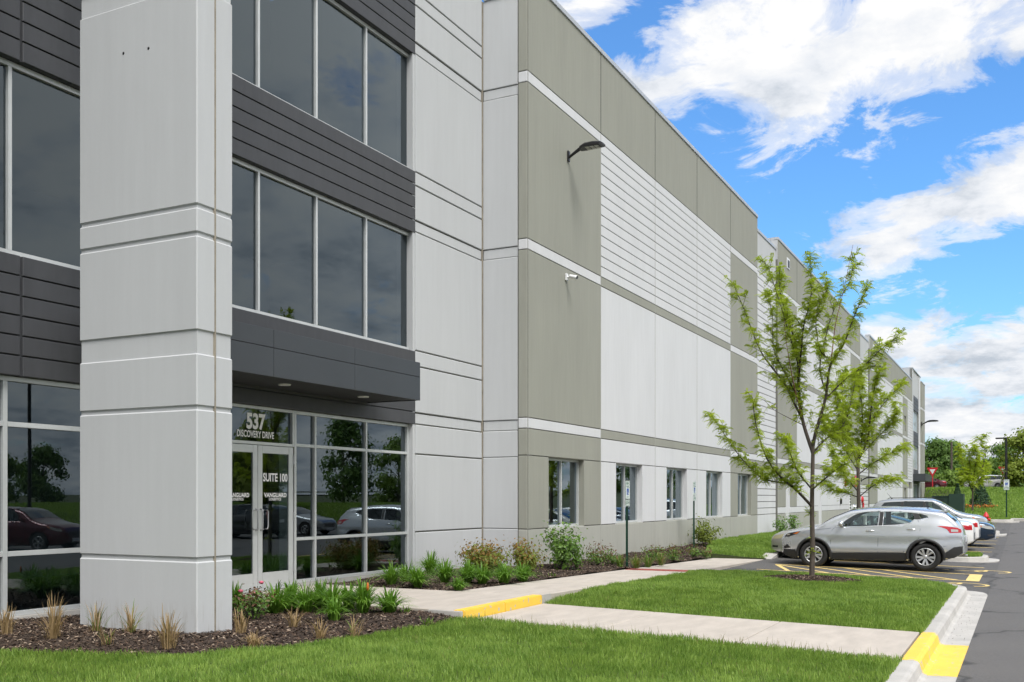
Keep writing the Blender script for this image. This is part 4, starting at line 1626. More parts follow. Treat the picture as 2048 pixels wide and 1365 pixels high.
def mesh_obj(mb, mats):
    o = mb.build('cutter', mats)
    bm = bmesh.new()
    bm.from_mesh(o.data)
    bmesh.ops.remove_doubles(bm, verts=bm.verts[:], dist=1e-5)
    bmesh.ops.recalc_face_normals(bm, faces=bm.faces[:])
    bm.to_mesh(o.data)
    bm.free()
    return o


def densify(poly, step=0.06):
    out = []
    for i in range(len(poly)):
        a, b = Vector(poly[i]), Vector(poly[(i + 1) % len(poly)])
        n = max(1, int((b - a).length / step))
        for k in range(n):
            out.append(tuple(a.lerp(b, k / n)))
    return out


def side_patch(shape, poly, off, side):
    """fill the (s,z) outline and lay it on the body side"""
    bm = bmesh.new()
    pts = densify(poly)
    vs = [bm.verts.new((p[0], 0, p[1])) for p in pts]
    f = bm.faces.new(vs)
    bmesh.ops.triangulate(bm, faces=[f])
    bmesh.ops.subdivide_edges(bm, edges=[e for e in bm.edges if e.calc_length() > 0.12], cuts=2)
    bmesh.ops.triangulate(bm, faces=bm.faces[:])
    for v in bm.verts:
        s, z = v.co.x, v.co.z
        v.co = Vector((shape.L / 2 - s, side * (shape.hw(min(max(s, 0.02), shape.L - 0.02), z) + off), z))
    return bm


def strip(shape, pts, w, off, side):
    """a thin ribbon following (s,z) points on the body side"""
    vs, fs = [], []
    for k, p in enumerate(pts):
        a, b = Vector(pts[max(0, k - 1)]), Vector(pts[min(len(pts) - 1, k + 1)])
        t = (b - a).normalized()
        n = Vector((-t.y, t.x)) * w / 2
        for q in (1, -1):
            s, z = p[0] + n.x * q, p[1] + n.y * q
            vs.append((shape.L / 2 - s, side * (shape.hw(s, z) + off), z))
    for k in range(len(pts) - 1):
        fs.append((2 * k, 2 * k + 1, 2 * k + 3, 2 * k + 2))
    return vs, fs


def make_wheel(parent, x, y, r, width, side, style, rim_mat):
    """tyre with rim and spokes as sub-parts"""
    W = empty_m = None
    Mx = Matrix.Translation((x, y, r)) @ Matrix.Rotation(R(-90) * side, 4, 'X')
    rr = r * 0.66
    t = MB()
    w = width
    t.lathe([(rr, -w / 2), (r * 0.90, -w / 2 - 0.004), (r * 0.975, -w * 0.40), (r, -w * 0.30), (r, w * 0.30), (r * 0.975, w * 0.40), (r * 0.90, w / 2 + 0.004), (rr, w / 2), (rr, -w / 2)], 40, Mx)
    wh = t.build('wheel', M['tyre'], parent, local=True)
    d = MB()
    d.lathe([(rr, w / 2 - 0.002), (rr * 0.95, w / 2 + 0.004), (rr * 0.91, w / 2 - 0.02), (rr * 0.88, w * 0.12), (0.0, w * 0.10)], 32, Mx, 0)
    d.build('rim', M['lampdark'], wh, local=True)
    s = MB()
    s.lathe([(rr * 0.99, w / 2 - 0.003), (rr * 0.96, w / 2 + 0.007), (rr * 0.90, w / 2 + 0.002), (rr * 0.90, w / 2 - 0.03)], 32, Mx)
    ns = 5 if style == 'cap' else (10 if style == 'multi' else 5)
    for k in range(ns):
        a0 = 2 * math.pi * k / ns + 0.3
        forks = (-0.26, 0.26) if style == 'cap' else ((-0.16, 0.16) if style == 'y' else (0.0,))
        for fk in forks:
            a1 = a0 + fk
            p0 = Vector((math.cos(a0 + fk * 0.55) * rr * 0.16, math.sin(a0 + fk * 0.55) * rr * 0.16, w / 2 - 0.008))
            p1 = Vector((math.cos(a1) * rr * 0.93, math.sin(a1) * rr * 0.93, w / 2 + 0.003))
            dr = (p1 - p0).normalized()
            nn = Vector((-dr.y, dr.x, 0))
            hw0, hw1 = (rr * 0.085, rr * 0.15) if style == 'cap' else (rr * 0.085, rr * 0.075)
            up, dn = Vector((0, 0, 0.006)), Vector((0, 0, -0.03))
            vs = [p0 - nn * hw0, p0 + nn * hw0, p1 + nn * hw1, p1 - nn * hw1]
            vv = [Mx @ (q + dn) for q in vs] + [Mx @ (q + up + (Vector((0, 0, -0.004)) if i in (0, 1) else Vector((0, 0, 0)))) for i, q in enumerate([p0 - nn * hw0 * .75, p0 + nn * hw0 * .75, p1 + nn * hw1 * .75, p1 - nn * hw1 * .75])]
            s.add(vv, [(4, 5, 6, 7), (0, 1, 5, 4), (1, 2, 6, 5), (2, 3, 7, 6), (3, 0, 4, 7)])
    s.lathe([(0.0, w / 2 + 0.006), (rr * 0.15, w / 2 + 0.004), (rr * 0.20, w / 2 - 0.004), (rr * 0.24, w / 2 - 0.03)], 20, Mx)
    s.build('hubcap' if style == 'cap' else 'alloy_spokes', rim_mat, wh, local=True)
    return wh


def car(label, cat, name, loc, rz, S):
    root = empty(name, loc, R(rz))
    tag(root, label, cat, S.get('group'))
    sh = S['shape']
    L = sh.L
    paint_m = S['paint']
    xs = sorted(set(np.round(np.concatenate([[0, 0.015, 0.04, 0.07, 0.1, 0.15, 0.2], np.linspace(0.28, L - 0.28, S.get('n', 56)), [L - 0.2, L - 0.15, L - 0.1, L - 0.07, L - 0.04, L - 0.015, L]]), 4)))
    body = mesh_obj(loft(sh, xs), [paint_m, M['cladding'], M['cabin']])
    cutters = []
    cs0, cs1 = S['cabin']
    cabs = loft(sh, np.linspace(cs0, cs1, 26), inset=0.055, zb=0.62, mi=2, ends=False)
    cutters.append(mesh_obj(cabs, [paint_m, M['cladding'], M['cabin']]))
    for poly in S['windows']:
        mb = MB()
        n = len(poly)
        vs = [(L / 2 - s, -1.3, z) for s, z in poly] + [(L / 2 - s, 1.3, z) for s, z in poly]
        mb.add(vs, [tuple(range(n)), tuple(range(n, 2 * n))] + [(k, (k + 1) % n, n + (k + 1) % n, n + k) for k in range(n)], 1)
        cutters.append(mesh_obj(mb, [paint_m, M['cladding'], M['cabin']]))
    rw = S['r']
    for s in S['axles']:
        for side in (-1, 1):
            mb = MB()
            Mx = Matrix.Translation((L / 2 - s, side * (sh.W / 2 - 0.17), rw + 0.01)) @ Matrix.Rotation(R(90), 4, 'X')
            ra = rw * 1.13
            mb.lathe([(ra, -0.24), (ra, 0.24)], 40, Mx, 2)
            for h in (-0.24, 0.24):
                mb.add([Mx @ Vector((ra * math.cos(2 * math.pi * j / 40), ra * math.sin(2 * math.pi * j / 40), h)) for j in range(40)], [tuple(range(40))], 2)
            cutters.append(mesh_obj(mb, [paint_m, M['cladding'], M['cabin']]))
    for c in cutters:
        md = body.modifiers.new('cut', 'BOOLEAN')
        md.operation = 'DIFFERENCE'
        md.solver = 'EXACT'
        md.object = c
    bpy.context.view_layer.update()
    me = bpy.data.meshes.new_from_object(body.evaluated_get(bpy.context.evaluated_depsgraph_get()))
    for c in cutters + [body]:
        bpy.data.objects.remove(c)
    me.name = 'body'
    b = bpy.data.objects.new('body', me)
    COL.objects.link(b)
    b.parent = root
    # glass, trims, lamps: thin pieces laid on the body
    for side in (-1, 1):
        for k, poly in enumerate(S['windows']):
            MB().bm(side_patch(sh, poly, -0.006, side)).build('window', M['privacy'] if k in S.get('privacy', ()) else M['autoglass'], root, local=True)
        for poly, key, nm in S.get('patches', ()):
            MB().bm(side_patch(sh, poly, 0.006 if nm in ('tail_light', 'headlight', 'pillar_trim', 'fog_recess') else 0.010, side)).build(nm, M[key], root, local=True)
        for pts, w, key, nm in S.get('strips', ()):
            MB().add(*strip(sh, pts, w, 0.0035, side)).build(nm, M[key], root, local=True)
        if S.get('cladding'):
            for s in S['axles']:
                a = [R(-12 + 204 * k / 28) for k in range(29)]
                vs, fs = [], []
                for t in a:
                    for rad, off in ((rw * 1.115, -0.01), (rw * 1.115, 0.016), (rw * 1.30, 0.018), (rw * 1.31, -0.002)):
                        ss, zz = s - rad * math.cos(t), rw + 0.01 + rad * math.sin(t)
                        vs.append((L / 2 - ss, side * (sh.hw(min(max(ss, 0.05), L - 0.05), max(zz, 0.2)) + off), zz))
                for k in range(28):
                    for j in range(3):
                        fs.append((4 * k + j, 4 * k + j + 1, 4 * k + j + 5, 4 * k + j + 4))
                MB().add(vs, fs, 0, True).build('arch_trim', M['cladding'], root, local=True)
        for s, z in S.get('handles', ()):
            y = side * (sh.hw(s, z) + 0.022)
            q = MB()
            q.tube([(L / 2 - s + 0.10, y - side * 0.02, z), (L / 2 - s + 0.07, y, z + 0.004), (L / 2 - s - 0.07, y, z + 0.004), (L / 2 - s - 0.10, y - side * 0.02, z)], [0.010, 0.014, 0.014, 0.010], 8)
            q.build('door_handle', M['chrome'] if S.get('chrome_handles') else paint_m, root, local=True)
        ms, mz = S['mirror']
        y = side * (sh.hw(ms, mz) + 0.10)
        q = MB()
        bm = bmesh.new()
        bmesh.ops.create_icosphere(bm, subdivisions=3, radius=1.0)
        for v in bm.verts:
            v.co = Vector((L / 2 - ms + v.co.x * (0.085 if v.co.x > 0 else 0.06), y + v.co.y * 0.11, mz + v.co.z * 0.075))
        q.bm(bm, 0, True)
        q.box(L / 2 - ms - 0.03, L / 2 - ms + 0.04, min(y, y - side * 0.14), max(y, y - side * 0.14), mz - 0.07, mz - 0.04)
        q.build('side_mirror', paint_m if S.get('mirror_paint', True) else M['cladding'], root, local=True)
        for s in S['axles']:
            make_wheel(root, L / 2 - s, side * (sh.W / 2 - 0.115), rw, 0.205, side, S.get('wheel', 'y'), M['rim'])
    # windscreen and rear glass
    for key, nm in (('screen', 'windscreen'), ('back', 'rear_window')):
        s0, s1 = S[key]
        vs, fs = [], []
        ns, ny = 10, 11
        for i in range(ns + 1):
            s = s0 + (s1 - s0) * i / ns
            zt = sh.top(s)
            r = 0.13
            ye = sh.hw(s, zt - r) - r * 0.75
            for j in range(ny):
                y = ye * (-1 + 2 * j / (ny - 1))
                vs.append((L / 2 - s, y, sh.crown(s, y) + 0.007))
        for i in range(ns):
            for j in range(ny - 1):
                fs.append((i * ny + j, i * ny + j + 1, (i + 1) * ny + j + 1, (i + 1) * ny + j))
        MB().add(vs, fs, 0, True).build(nm, M['screen'], root, local=True)
    # grille and plates
    gz0, gz1 = S.get('grille', (0.45, 0.70))
    q = MB()
    q.box(L / 2 - 0.04, L / 2 + 0.006, -0.42, 0.42, gz0, gz1, 0, 0.01)
    q.build('grille', M['lampdark'], root, local=True)
    MB().box(L / 2 - 0.02, L / 2 + 0.014, -0.26, 0.26, gz0 - 0.16, gz0 - 0.03, 0, 0.004).build('front_plate', M['plate'], root, local=True)
    MB().box(-L / 2 - 0.012, -L / 2 + 0.03, -0.16, 0.16, S.get('plate_z', 0.85) - 0.08, S.get('plate_z', 0.85) + 0.08, 0, 0.003).build('rear_plate', M['plate'], root, local=True)
    # seats and wheel
    for s, rows_ in ((S['seats'][0], 2), (S['seats'][1], 3)):
        for k in range(2):
            y = (-0.36, 0.36)[k]
            q = MB()
            x = L / 2 - s
            q.box(x - 0.28, x + 0.22, y - 0.24, y + 0.24, 0.62, 0.78, 0, 0.04)
            q.box(x - 0.30, x - 0.17, y - 0.23, y + 0.23, 0.72, 1.16, 0, 0.05)
            q.box(x - 0.33, x - 0.24, y - 0.12, y + 0.12, 1.17, 1.34, 0, 0.035)
            q.build('seat', M['seat'], root, local=True)
    q = MB()
    ctr = Vector((L / 2 - S['seats'][0] + 0.42, 0.36, 1.0))
    pts = [ctr + Vector((0.08 * math.sin(a), 0.18 * math.cos(a), 0.17 * math.sin(a))) for a in [2 * math.pi * k / 16 for k in range(17)]]
    q.tube(pts, 0.015, 6)
    q.build('steering_wheel', M['black'], root, local=True)
    return root


# ---- the crossover in front
cross = Shape(4.38, 1.84, [(0, 0.74), (0.03, 0.84), (0.19, 0.93), (0.58, 1.045), (1.0, 1.115), (1.335, 1.33), (1.755, 1.515), (2.2, 1.575), (2.73, 1.58), (3.29, 1.555), (3.75, 1.50), (3.95, 1.455), (4.18, 1.25), (4.29, 1.10), (4.33, 0.95), (4.38, 0.78)],
              [(0, 0.36), (0.3, 0.23), (0.8, 0.21), (3.6, 0.22), (4.0, 0.28), (4.38, 0.42)], 1.10)
W1 = [(1.50, 1.085), (1.64, 1.235), (1.86, 1.385), (2.08, 1.462), (2.44, 1.482), (2.41, 1.125), (2.0, 1.10)]
W2 = [(2.54, 1.13), (2.56, 1.482), (2.95, 1.475), (3.20, 1.445), (3.27, 1.31), (3.16, 1.205), (2.85, 1.15)]
W3 = [(3.35, 1.425), (3.50, 1.395), (3.58, 1.34), (3.41, 1.30)]
X1 = dict(shape=cross, paint=M['silver'], cabin=(1.30, 3.78), windows=[W1, W2, W3], axles=(0.87, 3.517), r=0.345, cladding=True, wheel='cap',
          handles=((2.24, 0.985), (3.20, 1.035)), chrome_handles=True, mirror=(1.56, 1.16), screen=(1.04, 1.86), back=(3.98, 4.19), seats=(2.10, 3.0), grille=(0.5, 0.74), plate_z=0.80, n=70,
          patches=[([(3.77, 1.13), (3.97, 1.125), (4.22, 1.09), (4.31, 1.04), (4.31, 0.965), (4.06, 0.955), (4.00, 1.045), (3.90, 1.09)], 'tail', 'tail_light'),
                   ([(4.08, 1.05), (4.24, 1.04), (4.24, 0.985), (4.09, 0.985)], 'lampclear', 'reversing_lens'),
                   ([(0.10, 0.80), (0.20, 0.89), (0.56, 0.955), (0.45, 0.875), (0.22, 0.79)], 'lampdark', 'headlight'),
                   ([(0.34, 0.88), (0.53, 0.945), (0.44, 0.875)], 'amber', 'indicator'),
                   ([(0.14, 0.86), (0.22, 0.885), (0.28, 0.86), (0.20, 0.825)], 'lampclear', 'lamp_lens'),
                   ([(0.08, 0.52), (0.19, 0.60), (0.27, 0.50), (0.10, 0.47)], 'black', 'fog_recess'),
                   ([(2.44, 1.125), (2.46, 1.49), (2.545, 1.49), (2.53, 1.13)], 'black', 'pillar_trim'),
                   ([(3.272, 1.29), (3.205, 1.455), (3.345, 1.435), (3.41, 1.295)], 'black', 'pillar_trim'),
                   ([(1.27, 0.235), (1.29, 0.40), (3.07, 0.435), (3.08, 0.235)], 'cladding', 'sill_trim'),
                   ([(3.97, 0.32), (3.96, 0.46), (4.15, 0.60), (4.34, 0.63), (4.34, 0.46), (4.15, 0.33)], 'cladding', 'bumper_trim'),
                   ([(0.06, 0.34), (0.08, 0.46), (0.40, 0.46), (0.46, 0.24), (0.25, 0.25)], 'cladding', 'bumper_trim')],
          strips=[([(1.31, 0.42), (1.29, 0.7), (1.33, 1.0), (1.42, 1.08)], 0.008, 'seam', 'door_gap'), ([(2.42, 0.43), (2.43, 0.8), (2.47, 1.13)], 0.008, 'seam', 'door_gap'),
                  ([(3.02, 0.46), (3.17, 0.66), (3.36, 0.80), (3.40, 1.05), (3.34, 1.28)], 0.008, 'seam', 'door_gap'),
                  ([(1.30, 0.42), (2.2, 0.43), (3.03, 0.45)], 0.008, 'seam', 'sill_gap'), ([(0.62, 0.93), (1.0, 1.0), (1.30, 1.04)], 0.007, 'seam', 'bonnet_gap'),
                  ([(1.44, 1.08), (2.0, 1.09), (2.5, 1.12), (2.9, 1.145), (3.2, 1.195)], 0.016, 'chrome', 'window_trim'),
                  ([(1.48, 1.10), (1.63, 1.255), (1.85, 1.405), (2.08, 1.482), (2.5, 1.50), (2.95, 1.492), (3.25, 1.462), (3.5, 1.412)], 0.012, 'chrome', 'window_trim'),
                  ([(3.66, 0.56), (3.95, 0.62), (4.30, 0.70)], 0.006, 'seam', 'bumper_gap')])


def put(Xc, Ynose, S, nose_in=True):
    L = S['shape'].L
    yc = Ynose - L / 2 if nose_in else Ynose + L / 2
    return (Xc, yc, z_lot(Xc, yc) + 0.004), (90 if nose_in else -90)


l, rz = put(29.5, 5.96, X1)
c1 = car('silver crossover nose-in at the wall, nearest car behind the tree trunk', 'car', 'parked_crossover', l, rz, X1)
c1.scale = (1.09, 1.06, 1.05)
# spoiler lip, wiper, roof fin
q = MB()
q.box(-1.80, -1.50, -0.55, 0.55, 1.47, 1.505, 0, 0.012)
q.build('spoiler', M['silver'], c1, local=True)
MB().tube([(-1.95, 0.1, 1.40), (-2.02, 0.05, 1.345), (-2.08, -0.30, 1.30)], 0.012, 6).build('rear_wiper', M['black'], c1, local=True)
MB().tube([(-1.30, 0.0, 1.58), (-1.42, 0.0, 1.66)], [0.02, 0.006], 6).build('antenna', M['black'], c1, local=True)
MB().tube([(-1.9, -0.55, 0.33), (-2.2, -0.55, 0.33)], 0.03, 10).build('exhaust', M['galv'], c1, local=True)


def sedan(L=4.9, W=1.83, H=1.46, paint='whitepaint', lamp='lampclear', **kw):
    k = L / 4.9
    s = Shape(L, W, [(0, 0.60), (0.04, 0.72), (0.3 * k, 0.84), (1.2 * k, 0.97), (1.45 * k, 1.03), (1.9 * k, 1.24), (2.35 * k, H - 0.05), (2.8 * k, H - 0.03), (3.4 * k, H - 0.10), (3.9 * k, 1.22), (4.25 * k, 1.09), (4.75 * k, 1.05), (L - 0.04, 0.96), (L, 0.80)],
              [(0, 0.30), (0.3, 0.20), (3.9, 0.20), (L - 0.3, 0.26), (L, 0.40)], 0.98, roof_in=0.48)
    A = [(1.80 * k, 0.99), (2.05 * k, 1.20), (2.35 * k, 1.335), (2.72 * k, 1.36), (2.74 * k, 1.0)]
    B = [(2.84 * k, 1.0), (2.82 * k, 1.36), (3.2 * k, 1.345), (3.55 * k, 1.24), (3.78 * k, 1.06)]
    d = dict(shape=s, paint=M[paint], cabin=(1.7 * k, 3.75 * k), windows=[A, B], axles=(0.95 * k, 3.76 * k), r=0.325, handles=((2.6 * k, 0.90), (3.5 * k, 0.92)), mirror=(1.85 * k, 1.05), screen=(1.5 * k, 2.28 * k), back=(3.5 * k, 4.18 * k),
             seats=(2.4 * k, 3.2 * k), grille=(0.42, 0.62), plate_z=0.78, n=44,
             patches=[([(0.06, 0.62), (0.12, 0.72), (0.55, 0.80), (0.50, 0.70), (0.25, 0.63)], lamp, 'headlight'), ([(0.44, 0.715), (0.47, 0.77), (0.56, 0.79), (0.52, 0.72)], 'amber', 'indicator'),
                      ([(0.05, 0.36), (0.06, 0.43), (0.26, 0.42), (0.24, 0.36)], 'lampdark', 'fog_recess'),
                      ([(L - 0.42, 0.86), (L - 0.45, 0.98), (L - 0.05, 0.96), (L - 0.03, 0.80), (L - 0.2, 0.80)], 'tail', 'tail_light')],
             strips=[([(1.62 * k, 0.35), (1.60 * k, 0.8), (1.72 * k, 0.98)], 0.008, 'seam', 'door_gap'), ([(2.80 * k, 0.30), (2.79 * k, 0.99)], 0.008, 'seam', 'door_gap'), ([(3.42 * k, 0.5), (3.66 * k, 0.72), (3.85 * k, 1.0)], 0.008, 'seam', 'door_gap'),
                     ([(1.78 * k, 0.985), (2.8 * k, 0.99), (3.78 * k, 1.05)], 0.016, 'chrome', 'window_trim')])
    d.update(kw)
    return d


def van(L=4.9, W=1.95, H=1.74, paint='greypaint', **kw):
    s = Shape(L, W, [(0, 0.70), (0.04, 0.84), (0.3, 0.97), (0.95, 1.08), (1.25, 1.18), (1.75, 1.50), (2.15, H - 0.06), (2.8, H - 0.03), (4.0, H - 0.07), (4.45, H - 0.14), (4.70, 1.30), (L - 0.05, 1.0), (L, 0.8)],
              [(0, 0.34), (0.3, 0.22), (4.0, 0.22), (L, 0.40)], 1.10, roof_in=0.36)
    A = [(1.62, 1.12), (1.85, 1.34), (2.15, 1.56), (2.45, 1.60), (2.45, 1.12)]
    B = [(2.55, 1.12), (2.55, 1.60), (3.35, 1.60), (3.38, 1.14)]
    C = [(3.48, 1.15), (3.46, 1.59), (4.15, 1.54), (4.32, 1.36), (4.25, 1.20)]
    d = dict(shape=s, paint=M[paint], cabin=(1.55, 4.4), windows=[A, B, C], privacy=(1, 2), axles=(0.95, 3.85), r=0.35, handles=((2.3, 0.98), (2.75, 0.98)), mirror=(1.66, 1.2), screen=(1.30, 2.05), back=(4.50, 4.68), seats=(2.35, 3.2), grille=(0.52, 0.74), n=44,
             patches=[([(0.08, 0.76), (0.16, 0.86), (0.60, 0.96), (0.50, 0.84), (0.25, 0.76)], 'lampclear', 'headlight'), ([(0.46, 0.85), (0.50, 0.92), (0.60, 0.95), (0.55, 0.87)], 'amber', 'indicator'),
                      ([(L - 0.22, 0.95), (L - 0.30, 1.30), (L - 0.20, 1.30), (L - 0.05, 0.98)], 'tail', 'tail_light'),
                      ([(2.45, 1.12), (2.45, 1.61), (2.55, 1.61), (2.55, 1.12)], 'black', 'pillar_trim'), ([(3.38, 1.14), (3.35, 1.61), (3.46, 1.60), (3.48, 1.15)], 'black', 'pillar_trim')],
             strips=[([(1.45, 0.4), (1.42, 0.9), (1.52, 1.1)], 0.008, 'seam', 'door_gap'), ([(2.5, 0.35), (2.5, 1.1)], 0.008, 'seam', 'door_gap'), ([(3.25, 0.55), (3.42, 0.8), (3.43, 1.12)], 0.008, 'seam', 'door_gap'), ([(2.5, 1.02), (4.3, 1.05)], 0.012, 'seam', 'slide_track')])
    d.update(kw)
    return d


S2c = sedan(4.95, 1.86, 1.46, 'champagne', 'lampold')
l, rz = put(32.05, 7.02, S2c)
car('champagne sedan with yellowed headlights parked just beyond the silver crossover', 'car', 'parked_sedan', l, rz, S2c)
S3c = sedan(4.8, 1.82, 1.46, 'whitepaint')
l, rz = put(37.0, 1.48 + 4.8, S3c)
car('white sedan showing its red tail light beyond the kerbed island', 'car', 'parked_sedan', l, rz, S3c)
l, rz = put(39.8, 1.42 + 4.8, S3c)
car('second white sedan, its red tail light right of the first white one', 'car', 'parked_sedan', l, rz, S3c)
S4c = sedan(4.85, 1.84, 1.45, 'bluepaint')
l, rz = put(42.9, 0.98, S4c, False)
car('dark blue sedan backed in with its nose towards the drive', 'car', 'parked_sedan', l, rz, S4c)
S5c = van()
l, rz = put(48.2, 1.40, S5c, False)
v5 = car('pale grey minivan backed in, its long dark windows above the crossover roof', 'minivan', 'parked_minivan', l, rz, S5c)
MB().tube([(-1.5, 0.3, 1.70), (-1.72, 0.3, 1.98)], [0.012, 0.004], 6).build('antenna', M['black'], v5, local=True)
for y in (-0.62, 0.62):
    MB().tube([(0.3, y, 1.735), (0.2, y, 1.765), (-1.5, y, 1.755), (-1.6, y, 1.70)], 0.014, 6).build('roof_rail', M['black'], v5, local=True)

# across the drive: seen in the window reflections
SUV = dict(H=1.66)
S6 = van(4.6, 1.88, 1.66, 'darkpaint')
car('charcoal sport utility car parked across the drive, reflected in the doors', 'car', 'parked_crossover', (37.3, -10.6, z_road(37) + 0.004), -90, S6)
S7 = van(4.6, 1.88, 1.66, 'maroon')
car('maroon sport utility car across the drive, reflected in the left window', 'car', 'parked_crossover', (25.4, -10.8, z_road(22) + 0.004), 75, S7)
S8 = sedan(4.7, 1.8, 1.45, 'whitepaint')
car('white sedan across the drive beside the maroon car', 'car', 'parked_sedan', (21.9, -10.8, z_road(22) + 0.004), 90, S8)
# on the public road behind the bank
S8b = sedan(4.7, 1.8, 1.45, 'greypaint')
car('grey sedan across the drive, reflected left of the silver crossover', 'car', 'parked_sedan', (41.2, -10.8, z_road(41) + 0.004), 90, S8b)
S9 = van(4.7, 1.9, 1.72, 'whitepaint', n=24)
car('white van driving on the far public road', 'van', 'passing_van', (132.5, on_y(1972, 1) and 132.5 * math.tan(alpha(1972)), 2.63), 80, S9)
S10 = sedan(4.6, 1.8, 1.45, 'maroon', n=24)
car('dark red car on the far public road beside the building end', 'car', 'passing_car', (132.0, 132.0 * math.tan(alpha(1853)), 2.63), 90, S10)
# ================================================================== vegetation
M['bark'] = material('grey_brown_bark', (0.085, 0.068, 0.055), 0.9, 0.35, 14, (1, 1, 0.35), 0.5, 40)
M['twig'] = material('dark_twig', (0.055, 0.042, 0.036), 0.85)
M['redtwig'] = material('reddish_bare_twig', (0.16, 0.062, 0.042), 0.85)
M['locust'] = leaf_mat('locust_leaf', (0.220, 0.310, 0.016), (0.500, 0.580, 0.075), 0.5, 0.5, 1.3)
M['leaf_dark'] = leaf_mat('shrub_leaf', (0.070, 0.165, 0.030), (0.200, 0.320, 0.065), 0.4, 0.3, 5)
M['leaf_lily'] = leaf_mat('daylily_leaf', (0.080, 0.195, 0.022), (0.210, 0.370, 0.055), 0.4, 0.35, 6)
M['leaf_rust'] = leaf_mat('rusty_shrub_leaf', (0.190, 0.160, 0.030), (0.340, 0.170, 0.055), 0.5, 0.35, 5)
M['leaf_red'] = leaf_mat('red_tipped_leaf', (0.190, 0.050, 0.045), (0.120, 0.140, 0.045), 0.5, 0.3, 6)
M['leaf_yel'] = leaf_mat('yellow_green_leaf', (0.130, 0.170, 0.022), (0.220, 0.270, 0.050), 0.5, 0.35, 5)
M['straw'] = leaf_mat('dry_straw', (0.260, 0.175, 0.085), (0.420, 0.310, 0.165), 0.7, 0.2, 8)
M['blade_green'] = leaf_mat('fresh_blade', (0.090, 0.180, 0.025), (0.200, 0.290, 0.060), 0.5, 0.35, 6)
M['pine'] = leaf_mat('spruce_needle', (0.015, 0.045, 0.018), (0.035, 0.080, 0.030), 0.6, 0.15, 3)
M['far1'] = leaf_mat('far_tree_leaf_dark', (0.060, 0.130, 0.028), (0.150, 0.245, 0.050), 0.6, 0.3, 0.5)
M['far2'] = leaf_mat('far_tree_leaf_mid', (0.090, 0.165, 0.026), (0.200, 0.300, 0.050), 0.6, 0.3, 0.5)
M['far3'] = leaf_mat('far_tree_leaf_pale', (0.150, 0.210, 0.026), (0.270, 0.330, 0.050), 0.6, 0.35, 0.5)
M['flower'] = material('orange_flowers', (0.55, 0.14, 0.02), 0.6)
M['rose'] = material('pink_rose', (0.55, 0.10, 0.16), 0.6)


def frond_mesh(P, D, size, droop=0.5, pairs=6, lw=0.30):
    """compound leaves: P points, D directions; returns (verts, tris). Leaflets stand along a drooping midrib"""
    n = len(P)
    D = D / (np.linalg.norm(D, axis=1, keepdims=True) + 1e-9)
    up = np.array([0, 0, 1.0])
    S = np.cross(D, up)
    S /= (np.linalg.norm(S, axis=1, keepdims=True) + 1e-6)
    roll = rng.uniform(-0.8, 0.8, n)
    U = np.cross(S, D)
    S2 = S * np.cos(roll)[:, None] + U * np.sin(roll)[:, None]
    V, T = [], []
    base = 0
    L = size * rng.uniform(0.7, 1.2, n)
    dr = droop * rng.uniform(0.5, 1.5, n)
    for k in range(pairs):
        t = (k + 0.6) / pairs
        c = P + D * (L * t)[:, None] + np.array([0, 0, -1.0]) * (L * dr * t * t)[:, None]
        ll = (L * lw * (1.0 - 0.45 * abs(t - 0.4)))[:, None]
        for s in (-1, 1):
            tip = c + S2 * s * ll + D * ll * 0.45 + np.array([0, 0, -1.0]) * ll * 0.30
            w = D * ll * 0.30
            m = (c + tip) / 2
            V.append(np.stack([c, m + w, tip, m - w], 1))
    V = np.concatenate(V).reshape(-1, 3)
    f = np.arange(len(V)).reshape(-1, 4)
    return V, f


def leaf_cloud(P, N, size, aspect=0.5):
    """flat diamond leaves at P facing roughly N"""
    n = len(P)
    N = N / (np.linalg.norm(N, axis=1, keepdims=True) + 1e-9)
    a = rng.normal(size=(n, 3))
    a -= N * (a * N).sum(1, keepdims=True)
    a /= (np.linalg.norm(a, axis=1, keepdims=True) + 1e-9)
    b = np.cross(N, a)
    s = (size * rng.uniform(0.6, 1.35, n))[:, None]
    V = np.stack([P - a * s, P + b * s * aspect + N * s * 0.12, P + a * s, P - b * s * aspect + N * s * 0.12], 1).reshape(-1, 3)
    return V, np.arange(4 * n).reshape(n, 4)


def bez(pts, n):
    """smooth curve through points"""
    pts = [Vector(p) for p in pts]
    out = []
    for i in range(len(pts) - 1):
        p0, p1, p2, p3 = pts[max(i - 1, 0)], pts[i], pts[i + 1], pts[min(i + 2, len(pts) - 1)]
        for k in range(n):
            t = k / n
            out.append(0.5 * ((2 * p1) + (-p0 + p2) * t + (2 * p0 - 5 * p1 + 4 * p2 - p3) * t * t + (-p0 + 3 * p1 - 3 * p2 + p3) * t ** 3))
    out.append(pts[-1])
    return out


